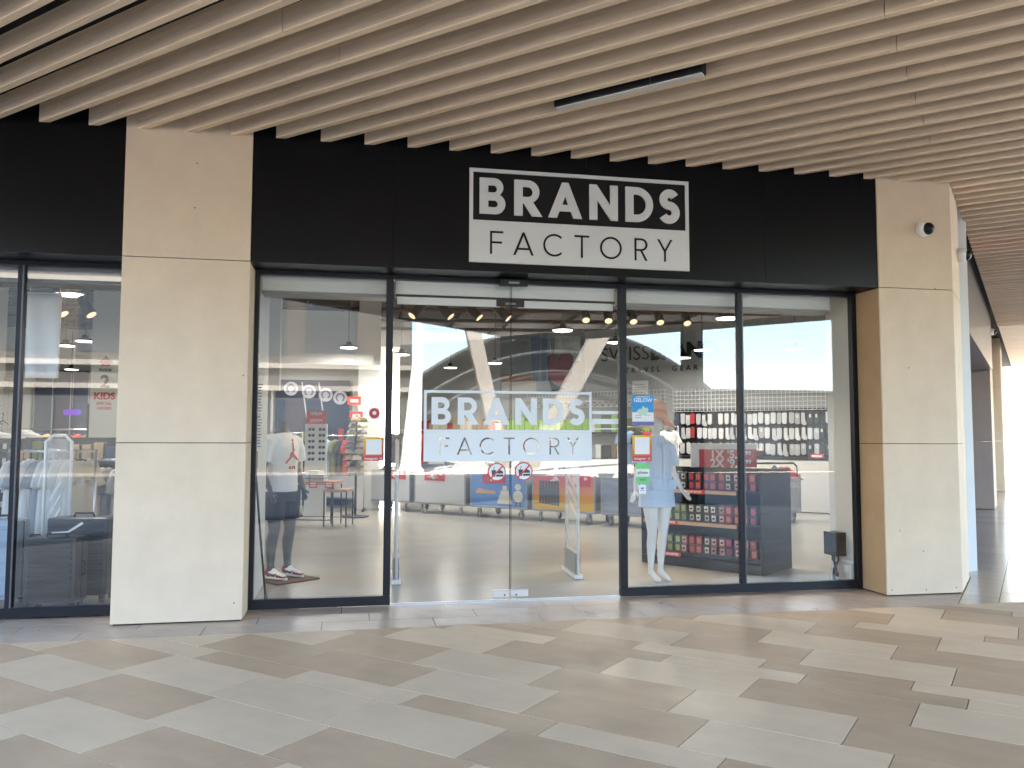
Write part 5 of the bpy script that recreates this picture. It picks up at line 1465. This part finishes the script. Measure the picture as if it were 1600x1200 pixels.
MB().cyl((-.085, -.045, .115), (-.095, -.062, .088), 0.018, n=10).build('plug', 'black', eb)
tr = thing('cable_trunking', 'white plastic cable trunking and socket low on the wall by the right window edge', 'trunking', (5.061, 0.6, 0))
MB().box((-0.022, -0.12, 0.235), (-0.001, 0.10, 0.262)).build('trunking', 'white', tr)
MB().box((-0.024, -0.075, 0.02), (-0.001, -0.045, 0.234)).build('trunking', 'white', tr)
MB().box((-0.018, -0.02, 0.13), (-0.001, 0.06, 0.21)).build('socket', 'whitegloss', tr, 0.004)
pl = thing('leaning_pole', 'thin black pole leaning on the wall at the left window edge', 'pole', (-0.735, 0.80, 0))
MB().tube([(0, 0, 0.0), (-0.06, -0.03, 0.62), (-0.112, -0.055, 1.22)], 0.010, 8).build('pole', 'black', pl)
MB().cyl((0, 0, 0.0), (-0.004, -0.002, 0.05), 0.015, n=8).build('rubber_tip', 'black', pl)
bx_ = thing('wall_switch', 'small black switch box on the wall above the leaning pole', 'switch', (-0.851, 0.62, 1.30))
MB().box((0, -0.05, -0.08), (0.03, 0.05, 0.08)).build('casing', 'black', bx_, 0.005)

# ================================================================== LEFTMOST WINDOW: suitcases, T-shirts, banner
def suitcase(label, x, y, rz, w, h, d, m, ribs=9):
    t = thing('suitcase', label, 'suitcase', (x, y, 0), rz)
    zb = 0.07
    MB().box((-w / 2, -d / 2, zb), (w / 2, d / 2, zb + h)).build('shell', m, t, 0.035, 4)
    for i in range(ribs):
        z = zb + 0.06 + (h - 0.12) * i / (ribs - 1)
        MB().box((-w / 2 + 0.035, -d / 2 - 0.013, z - 0.020), (w / 2 - 0.035, -d / 2 + 0.004, z + 0.012)).build('rib', m, t, 0.005)
    MB().box((-w / 2 - 0.003, -0.012, zb + 0.02), (w / 2 + 0.003, 0.012, zb + h - 0.02)).build('zip_band', 'black', t, 0.003)
    MB().tube([(-0.09, 0, zb + h - 0.005), (-0.08, 0, zb + h + 0.03), (0.08, 0, zb + h + 0.03), (0.09, 0, zb + h - 0.005)], 0.011, 8).build('carry_handle', 'black', t)
    MB().tube([(w / 2 + 0.0, -0.0, zb + h * 0.62), (w / 2 + 0.025, 0, zb + h * 0.60), (w / 2 + 0.025, 0, zb + h * 0.42), (w / 2, 0, zb + h * 0.40)], 0.010, 8).build('side_handle', 'black', t)
    for sx in (-1, 1):
        for sy in (-1, 1):
            cx, cy = sx * (w / 2 - 0.045), sy * (d / 2 - 0.04)
            wh = MB().cyl((cx - 0.016, cy, 0.032), (cx + 0.016, cy, 0.032), 0.030, n=14).build('wheel', 'black', t)
            MB().box((cx - 0.022, cy - 0.022, 0.045), (cx + 0.022, cy + 0.022, 0.075)).build('fork', 'black', wh)
    return t
suitcase('front dark ribbed suitcase, the smaller of the pair in the leftmost window', -2.515, 0.79, radians(-8), 0.44, 0.56, 0.24, 'case')
suitcase('rear dark ribbed suitcase, the taller of the pair in the leftmost window', -2.40, 1.14, radians(-8), 0.54, 0.70, 0.28, 'case', 11)
suitcase('blue suitcase at the left edge of the picture', -3.08, 1.02, radians(-4), 0.44, 0.70, 0.27, 'caseblue', 5)
tc_ = thing('price_card', 'folded pale blue card on top of the front dark suitcase', 'card', (-2.43, 0.74, 0.672), radians(20))
MB().box((-0.11, -0.05, 0.0), (0.02, 0.05, 0.003)).build('flap', 'vinyl', tc_)
MB().add([(0.02, -0.05, 0.0), (0.13, -0.05, 0.07), (0.13, 0.05, 0.075), (0.02, 0.05, 0.005), (0.02, -0.048, 0.004), (0.128, -0.048, 0.074), (0.128, 0.05, 0.079), (0.02, 0.05, 0.009)],
         [(0, 1, 2, 3), (7, 6, 5, 4), (0, 4, 5, 1), (1, 5, 6, 2), (2, 6, 7, 3), (3, 7, 4, 0)]).build('flap', 'whitegloss', tc_)
def teemesh(m):
    o = [(-.10, .0), (-.20, -.035), (-.30, -.27), (-.20, -.30), (-.185, -.20), (-.20, -.74), (.20, -.74), (.185, -.20), (.20, -.30), (.30, -.27), (.20, -.035), (.10, .0), (.05, -.03), (-.05, -.03)]
    mb = MB()
    n = len(o)
    def th(p):
        return 0.012 + 0.022 * max(0, 1 - abs(p[0]) / 0.26) * (0.4 + min(1, -p[1] / 0.3))
    vs = [(p[0], -th(p), p[1]) for p in o] + [(p[0], th(p), p[1]) for p in o]
    # front and back as strips around a spine
    c0 = len(vs); vs += [(0, -0.04, -0.2), (0, -0.045, -0.5), (0, 0.04, -0.2), (0, 0.045, -0.5)]
    fs = []
    for i in range(n):
        j = (i + 1) % n
        up_ = o[i][1] > -0.35 and o[j][1] > -0.35
        a, b = (c0, c0 + 2) if up_ or (o[i][1] > -.35) != (o[j][1] > -.35) else (c0 + 1, c0 + 3)
        if (o[i][1] > -.35) != (o[j][1] > -.35):
            fs += [(i, j, c0 + 1), (j + n, i + n, c0 + 3), (i, c0 + 1, c0) if o[i][1] > -.35 else (j, c0, c0 + 1), (i + n, c0 + 2, c0 + 3) if o[i][1] > -.35 else (j + n, c0 + 3, c0 + 2)]
        else:
            fs += [(i, j, a), (j + n, i + n, b)]
        fs.append((j, i, i + n, j + n))
    mb.add(vs, fs, False)
    me = mb.mesh('tshirt', MATS[m] if m in MATS else M[m])
    bm = bmesh.new(); bm.from_mesh(me)
    bmesh.ops.recalc_face_normals(bm, faces=bm.faces)
    bmesh.ops.subdivide_edges(bm, edges=bm.edges, cuts=2, use_grid_fill=True)
    for v_ in bm.verts:
        v_.co.y += 0.010 * sin(v_.co.x * 38 + v_.co.z * 5) * min(1, -v_.co.z * 2 + 0.1)
        v_.co.x += 0.006 * sin(v_.co.z * 17)
    bm.to_mesh(me); bm.free()
    me.polygons.foreach_set('use_smooth', [True] * len(me.polygons))
    return me
TEE = {m: teemesh(m) for m in ('cloth_white', 'cloth_grey', 'cloth_cream', 'cloth_black', 'cloth_navy', 'cloth_red', 'cloth_blue', 'cloth_tan', 'cloth_olive', 'cloth_green')}
khang = MB().tube([(0, 0, 0.0), (0, 0, 0.05), (0.02, 0, 0.075), (0, 0, 0.10), (-0.02, 0, 0.085)], 0.004, 6)
khang.tube([(-0.17, 0, -0.05), (0, 0, 0.0), (0.17, 0, -0.05)], 0.008, 6)
KH = khang.mesh('hanger', 'black')
def rack(label, short, x, y, rz, L, H, items, tilt=60, names=True, step=None):
    t = thing('clothes_rack', label, 'clothes rack', (x, y, 0), rz)
    h = L / 2
    MB().cyl((-h, 0, H), (h, 0, H), 0.014, n=10).build('rail', 'chrome', t)
    for s in (-1, 1):
        MB().cyl((s * h, 0, 0.03), (s * h, 0, H + 0.02), 0.014, n=10).build('upright', 'chrome', t)
        MB().box((s * h - 0.02, -0.24, 0), (s * h + 0.02, 0.24, 0.03)).build('foot', 'blackmetal', t)
    n = len(items)
    for i, m in enumerate(items):
        lx = -h + 0.10 + (L - 0.2) * (i + 0.5) / n + random.uniform(-0.008, 0.008)
        p = Matrix.Rotation(rz, 4, 'Z') @ Vector((lx, 0, 0))
        o = link('tshirt', TEE[m], None, (x + p.x, y + p.y, H - 0.08), rz + radians(tilt + random.uniform(-9, 9)))
        tag(o, f"{CN[m]} T-shirt, {ordinal(i)} from the left on {short}", 'T-shirt', f'T-shirts on {short}')
        link('hanger', KH, o)
    return t
w_, g_c, c_c = 'cloth_white', 'cloth_grey', 'cloth_cream'
rack('steel rail of white and grey T-shirts, left one in the leftmost window', 'the left rail behind the suitcases', -2.98, 2.05, radians(4), 0.80, 1.36, [w_, g_c, w_, w_, g_c, w_, w_, c_c, c_c, c_c], 52)
rack('lower steel rail of cream and white T-shirts, right one in the leftmost window', 'the right rail behind the suitcases', -2.42, 2.75, radians(4), 0.95, 1.25, [g_c, c_c, c_c, g_c, w_, w_, g_c, w_, w_, g_c], 52)
rack('long rail of dark clothes deep in the leftmost window', 'the deep dark rail of the leftmost window', -5.0, 9.6, radians(5), 1.9, 1.65, ['cloth_black', 'cloth_navy', 'cloth_tan', 'cloth_tan', 'cloth_black', 'cloth_red', 'cloth_olive', 'cloth_black', 'cloth_grey', 'cloth_navy'], 50)
rack('rail of coats by the floor-two sign', 'the rail by the floor-two sign', -3.3, 7.4, radians(5), 1.2, 1.7, ['cloth_tan', 'cloth_tan', 'cloth_black', 'cloth_cream', 'cloth_red', 'cloth_black'], 55)
rack('rail of light shirts behind the slate blue bin', 'the rail behind the slate blue bin', 6.0, 9.0, radians(-40), 1.3, 1.75, ['cloth_blue', 'cloth_blue', 'cloth_black', 'cloth_red', 'cloth_blue', 'cloth_white'], 50)
rack('rail of dark clothes left of the bins behind the doors', 'the rail deep behind the left door', 1.6, 13.2, radians(-40), 1.6, 1.7, ['cloth_navy', 'cloth_black', 'cloth_grey', 'cloth_navy', 'cloth_red', 'cloth_white'], 50)
ds = thing('dark_shelving', 'dark shelving of mixed packs behind the T-shirt rails in the leftmost window', 'shelving', (-3.1, 4.1, 0), radians(4))
MB().box((-0.85, 0.02, 0.0), (0.95, 0.06, 1.50)).build('back_board', 'gondola', ds)
for j in range(4):
    MB().box((-0.85, -0.30, 0.10 + j * 0.36), (0.95, 0.018, 0.125 + j * 0.36)).build('shelf', 'gondola', ds)
rg = random.Random(77)
for j in range(4):
    for i in range(13):
        cn = rg.choice(['cloth_black', 'cloth_navy', 'cloth_olive', 'cloth_grey', 'cloth_black', 'cloth_tan', 'cloth_red'])
        p = Matrix.Rotation(radians(4), 4, 'Z') @ Vector((-0.78 + i * 0.136, -0.16, 0))
        o = MB().box((-0.055, -0.10, 0), (0.055, 0.10, rg.uniform(0.14, 0.28))).build('goods_pack', MATS[cn], None, 0.012, 2, (-3.1 + p.x, 4.1 + p.y, 0.126 + j * 0.36), radians(4))
        tag(o, f"{CN[cn]} pack, {ordinal(i)} from the left on the {('lowest', 'second', 'third', 'top')[j]} shelf behind the T-shirts", 'pack', 'packs on the dark shelving behind the T-shirts')
rack('rail of dark and blue clothes in front of the navy emblem wall', 'the rail before the navy emblem wall', -0.25, 10.4, radians(-6), 1.1, 1.55, ['cloth_navy', 'cloth_black', 'cloth_blue', 'cloth_olive', 'cloth_black', 'cloth_red', 'cloth_navy'], 45)
rack('rail of tan and black clothes left of the sunglasses stand', 'the rail left of the sunglasses stand', -1.35, 9.3, radians(8), 0.9, 1.6, ['cloth_black', 'cloth_tan', 'cloth_black', 'cloth_olive', 'cloth_navy', 'cloth_grey'], 45)
bn = thing('hanging_banner', 'plain pale cloth banner hanging in the leftmost window', 'banner', (-2.87, 1.32, 2.06))
mb = MB()
rings = []
for j in range(13):
    z = j / 12 * 0.80
    rings.append([(x, 0.012 * sin(x * 26 + z * 3) * (1.2 - z) + oy, z) for x, oy in [(-0.15 + i * 0.3 / 10, 0) for i in range(11)] + [(0.15 - i * 0.3 / 10, 0.004) for i in range(11)]])
mb.loft(rings).build('cloth', 'tee', bn)
MB().cyl((-0.17, 0.002, 0.81), (0.17, 0.002, 0.81), 0.008, n=8).build('rod', 'chrome', bn)
for s in (-0.13, 0.13):
    MB().cyl((s, 0.002, 0.815), (s, 0.002, 2.37), 0.002, n=5).build('suspension_wire', 'chrome', bn)
tb = thing('tag_board', 'dark wall of small tagged packs at the left picture edge', 'display board', (-4.35, 4.55, 0), radians(6))
MB().box((-0.62, 0.0, 0.3), (0.62, 0.03, 1.48)).build('board', 'gondola', tb)
MB().box((-0.62, 0.0, 0.0), (0.62, 0.32, 0.298)).build('plinth', 'gondola', tb)
pk = MB().box((-0.05, -0.05, -0.15), (0.05, -0.012, 0)).mesh('hanging_pack', MATS['cloth_black'], 0.006)
tgm = {c: MB().box((-0.022, -0.0525, -0.09), (0.022, -0.0505, -0.02)).mesh('card', c) for c in (MATS['print_cream'], MATS['cloth_white'], M['brass'])}
rg = random.Random(9)
for j in range(6):
    for i in range(9):
        o = link('hanging_pack', pk, tb, (-0.52 + i * 0.13, 0, 1.44 - j * 0.185))
        if rg.random() < 0.8:
            link('card', tgm[rg.choice(list(tgm))], o)
sneaker('white and red sneaker on top of the tagged pack board', (-4.5, 4.66, 1.482), radians(100), 'shoewhite', 'shoered')
sneaker('white sneaker beside another on top of the tagged pack board', (-4.15, 4.68, 1.482), radians(80), 'shoewhite', 'shoewhite')
ks = thing('floor_sign', 'white column sign reading floor 2 KIDS with a red arrow', 'sign', (-3.56, 5.99, 1.78))
MB().box((-0.22, 0.0, -1.78), (0.55, 0.35, 2.64)).build('column', 'shopwall', ks)
X = Matrix.Translation((-0.02, -0.001, 0)) @ Matrix.Rotation(pi / 2, 4, 'X')
MB().prism([(-.10, .83), (.10, .83), (.06, .83), (.06, .78), (-.06, .78), (-.06, .83)][3:] + [(-.10, .83), (0, .93), (.10, .83), (.06, .83)], 0.004, X).build('arrow', 'red', ks)
for s, z, sz, m, bo in (('FLOOR', .72, .055, 'black', .002), ('2', .54, .26, 'black', .008), ('KIDS', .33, .14, 'red', .006), ('SPECIAL', .22, .06, 'redlit', .001), ('OFFERS', .15, .06, 'redlit', .001)):
    link('lettering', text_mesh('kids_' + s, s, sz, m, 0.004, bo), ks, loc=(-0.02, -0.003, z))
pw_ = thing('purple_sign', 'small glowing purple sign above the clothes in the leftmost window', 'sign', (-4.9, 8.9, 1.95))
mat('purple_glow', (0.10, 0.02, 0.35), 0.5, emit=(0.20, 0.03, 0.75), estr=0.025)
MB().box((-0.14, -0.02, -0.05), (0.14, 0.02, 0.05)).build('panel', MATS['purple_glow'], pw_)
MB().cyl((0, 0, 0.08), (0, 0, 2.48), 0.004, n=6).build('suspension_wire', 'chrome', pw_)
sb = thing('sale_board', 'black board with white and red sale lettering in the leftmost window', 'sign', (-4.15, 7.9, 1.45))
MB().box((-0.21, -0.02, -1.45), (0.21, 0.02, 0.62)).build('board', 'black', sb)
link('lettering', text_mesh('twenty', '20', 0.24, 'white', 0.004, 0.004), sb, loc=(-0.04, -0.023, 0.46))
for i in range(6):
    MB().box((-0.15, -0.0225, 0.26 - i * 0.075), (0.15 - 0.05 * (i % 2), -0.0205, 0.30 - i * 0.075)).build('text_line', 'redlit', sb)
nb = thing('painted_reflection_panel', 'dark blue panel painted in place of a reflection in the leftmost window', 'panel', (-7.3, 16.9, 0))
MB().box((-1.0, 0, 0), (0.9, 0.06, 3.3)).build('panel', 'navy', nb)  # dark panel painted where the glass only shows a reflection
for i in range(5):
    MB().box((-1.0 + i * 0.45, -0.012, 0.1), (-0.97 + i * 0.45, -0.002, 3.2)).build('bar', 'grey', nb)
gl_ = thing('wire_grid', 'white wire grid with black hangers on the left wall of the leftmost window', 'wire grid', (-4.60, 4.0, 1.5), pi / 2)
mb = MB()
for i in range(18):
    mb.box((-1.4 + i * 0.165, -0.004, 0), (-1.394 + i * 0.165, 0.002, 0.85))
for j in range(9):
    mb.box((-1.4, -0.011, j * 0.105), (1.41, -0.005, j * 0.105 + 0.006))
mb.build('wires', 'brass', gl_)
for i in range(9):
    o = link('hanger', KH, None, (-4.50, 2.9 + i * 0.24, 1.72), radians(90 + random.uniform(-8, 8)))
    tag(o, f"empty black hanger, {ordinal(i)} from the front on the left wall grid", 'hanger', 'black hangers on the left wall grid')

# ================================================================== BEHIND THE GREY MANNEQUIN
nv = thing('navy_shopfront', 'navy back panel with four round pale emblems behind the grey mannequin', 'display wall', (-0.84, 11.95, 0))
MB().box((-0.80, -0.06, 0.0), (0.82, 0.04, 2.80)).build('panel', 'navy', nv)
mat('emblem_pale', (0.55, 0.55, 0.62), 0.5); mat('emblem_dark', (0.16, 0.16, 0.24), 0.5)
for x, z in ((-0.47, 2.60), (-0.08, 2.54), (0.29, 2.47), (0.61, 2.41)):
    e = MB().cyl((x, -0.085, z), (x, -0.061, z), 0.155, n=28, smooth=False).build('emblem', MATS['emblem_pale'], nv)
    MB().prism(stroke(arc(x, z, .085, -60, 240, 20), .035), 0.003, Matrix.Translation((0, -0.0855, 0)) @ Matrix.Rotation(pi / 2, 4, 'X')).build('emblem_mark', MATS['emblem_dark'], e)
for x in (-0.25, 0.12):
    MB().prism([(x, 2.75), (x + .03, 2.75), (x + .20, 1.6), (x + .17, 1.6)], 0.004, Matrix.Translation((0, -0.062, 0)) @ Matrix.Rotation(pi / 2, 4, 'X')).build('stripe', MATS['print_pale'], nv)
for j in range(3):
    MB().box((-0.78, -0.34, 0.6 + j * 0.40), (0.80, -0.062, 0.625 + j * 0.40)).build('shelf', 'black', nv)
rg = random.Random(21)
for j in range(3):
    for i in range(9):
        x = -0.68 + i * 0.165
        cn = rg.choice(['cloth_blue', 'cloth_black', 'cloth_grey', 'cloth_olive', 'cloth_navy', 'cloth_cream', 'cloth_red'])
        o = MB().box((-0.06, -0.10, 0), (0.06, 0.10, rg.uniform(0.14, 0.30))).build('goods_pack', MATS[cn], None, 0.015, 2, (-0.84 + x, 11.74, 0.626 + j * 0.40))
        tag(o, f"{CN[cn]} pack, {ordinal(i)} from the left on the {('lowest', 'middle', 'highest')[j]} navy wall shelf", 'pack', 'packs on the navy wall shelves')
ta = thing('display_table', 'wooden topped display table with thin black legs behind the grey mannequin', 'table', (-0.82, 7.45, 0), radians(-14))
MB().box((-0.42, 0.0, 0.70), (0.58, 0.6, 0.76)).build('tabletop', 'wood', ta, 0.004)
for x in (-0.40, 0.56):
    for y in (0.02, 0.58):
        MB().box((x - 0.01, y - 0.01, 0), (x + 0.01, y + 0.01, 0.699)).build('leg', 'blackmetal', ta)
for y in (0.02, 0.58):
    MB().box((-0.389, y - 0.006, 0.10), (0.549, y + 0.006, 0.112)).build('stretcher', 'blackmetal', ta)
tb2 = thing('display_table', 'smaller wooden display table nested in front of the other', 'table', (-0.42, 7.28, 0), radians(-14))
MB().box((-0.02, 0.0, 0.58), (0.40, 0.5, 0.63)).build('tabletop', 'wood', tb2, 0.004)
for x in (0.0, 0.38):
    for y in (0.02, 0.48):
        MB().box((x - 0.01, y - 0.01, 0), (x + 0.01, y + 0.01, 0.579)).build('leg', 'blackmetal', tb2)
rg = random.Random(13)
for i, (cn, x, y, n) in enumerate((('cloth_white', -1.12, 7.75, 4), ('cloth_blue', -0.82, 7.70, 5), ('cloth_grey', -0.52, 7.62, 4), ('cloth_blue', -0.98, 7.98, 6), ('cloth_white', -0.60, 7.88, 6))):
    t = thing('folded_shirts', f"{ordinal(i)} stack of folded {CN[cn]} shirts on the wooden table", 'shirts', (x, y, 0.761), radians(-14 + rg.uniform(-8, 8)), 'folded shirts on the display table')
    for k in range(n):
        MB().box((-0.12, -0.15, k * 0.028), (0.12, 0.15, k * 0.028 + 0.026)).build('shirt', MATS[cn if k % 2 else 'cloth_white'], t, 0.010, 2)
for x, z, lab in ((-0.60, 0.735, 'left'), (-0.34, 0.735, 'right')):
    t = thing('price_card', f'{lab} red price card on the edge of the wooden table', 'price tag', (x, 7.385 - (x + 0.60) * 0.25, z), radians(-14))
    MB().box((-0.07, -0.012, -0.085), (0.07, -0.004, 0.02)).build('card', 'redlit', t)
    for k in range(2):
        MB().box((-0.05, -0.014, -0.06 + k * 0.04), (0.05, -0.0125, -0.035 + k * 0.04)).build('text_line', 'white', t)
ss = thing('sunglasses_stand', 'white stand with rows of sunglasses behind the grey mannequin', 'display stand', (-0.62, 8.6, 0), radians(-10))
MB().box((-0.20, 0.0, 0.05), (0.20, 0.05, 1.76)).build('panel', 'white', ss)
MB().box((-0.24, -0.14, 0.0), (0.24, 0.18, 0.048)).build('foot', 'white', ss)
lens = MB()
for s in (-1, 1):
    lens.cyl((s * 0.033, -0.012, 0), (s * 0.033, 0.0, 0), 0.028, n=12)
lens.box((-0.012, -0.010, 0.004), (0.012, -0.002, 0.012))
lm = lens.mesh('sunglasses', 'black')
for j in range(6):
    for i in range(2):
        o = link('sunglasses', lm, None, (-0.62 - 0.09 + i * 0.19 + 0.01, 8.575 - i * 0.033 + 0.016, 1.66 - j * 0.11), radians(-10))
        tag(o, f"black sunglasses, {ordinal(j)} row down, {'right' if i else 'left'} column of the white stand", 'sunglasses', 'sunglasses on the white stand')
rd = thing('price_sign', 'stacked red price cards on top of the sunglasses stand', 'sign', (-0.62, 8.58, 1.762), radians(-10))
for k in range(2):
    c = MB().box((-0.18, -0.01, k * 0.125), (0.18, 0.01, 0.118 + k * 0.125)).build('card', 'redlit', rd)
    link('lettering', text_mesh('rp', ("2X'9.99", "1X'5.99")[k], 0.075, 'white', 0.003, 0.003), c, loc=(0, -0.012, 0.06 + k * 0.125))
for x, z, lab in ((0.06, 2.15, 'upper'), (0.10, 1.86, 'lower')):
    t = thing('price_sign', f'{lab} red price card hanging by the white column', 'sign', (x, 9.3, z))
    MB().box((-0.12, -0.008, 0), (0.14, 0.008, 0.16)).build('card', 'redlit', t)
    MB().box((-0.06, -0.010, 0.05), (0.09, -0.0085, 0.11)).build('text_line', 'white', t)
    MB().cyl((0, 0, 0.16), (0, 0, 4.43 - z), 0.003, n=5).build('suspension_wire', 'chrome', t)
ct = thing('cap_tower', 'tall rack stacked with dark caps by the white column', 'rack', (0.12, 9.0, 0))
MB().cyl((0, 0, 0.0), (0, 0, 1.95), 0.02, n=8).build('pole', 'blackmetal', ct)
MB().lathe([(0.001, 0), (0.26, 0), (0.26, 0.03), (0.001, 0.03)], 18).build('foot', 'blackmetal', ct)
capm = MB().lathe([(0.09, 0.0), (0.095, 0.03), (0.075, 0.075), (0.001, 0.095)], 12)
capm.prism(arc(0, -0.07, .085, 180, 360, 10), 0.006)
CM = {c: capm.mesh('cap', MATS[c]) for c in ('cloth_black', 'cloth_cream', 'cloth_tan', 'cloth_grey', 'cloth_olive')}
rg = random.Random(8)
for j in range(9):
    for i in range(3):
        a = i * 2.1 + j * 0.3
        cn = rg.choice(list(CM))
        o = link('cap', CM[cn], None, (0.12 + 0.12 * cos(a), 9.0 + 0.12 * sin(a), 0.85 + j * 0.12), a + pi / 2)
        tag(o, f"{CN[cn]} cap, {ordinal(j)} tier from bottom of the cap rack, {('front', 'left', 'right')[i]} one", 'cap', 'caps on the tall cap rack')
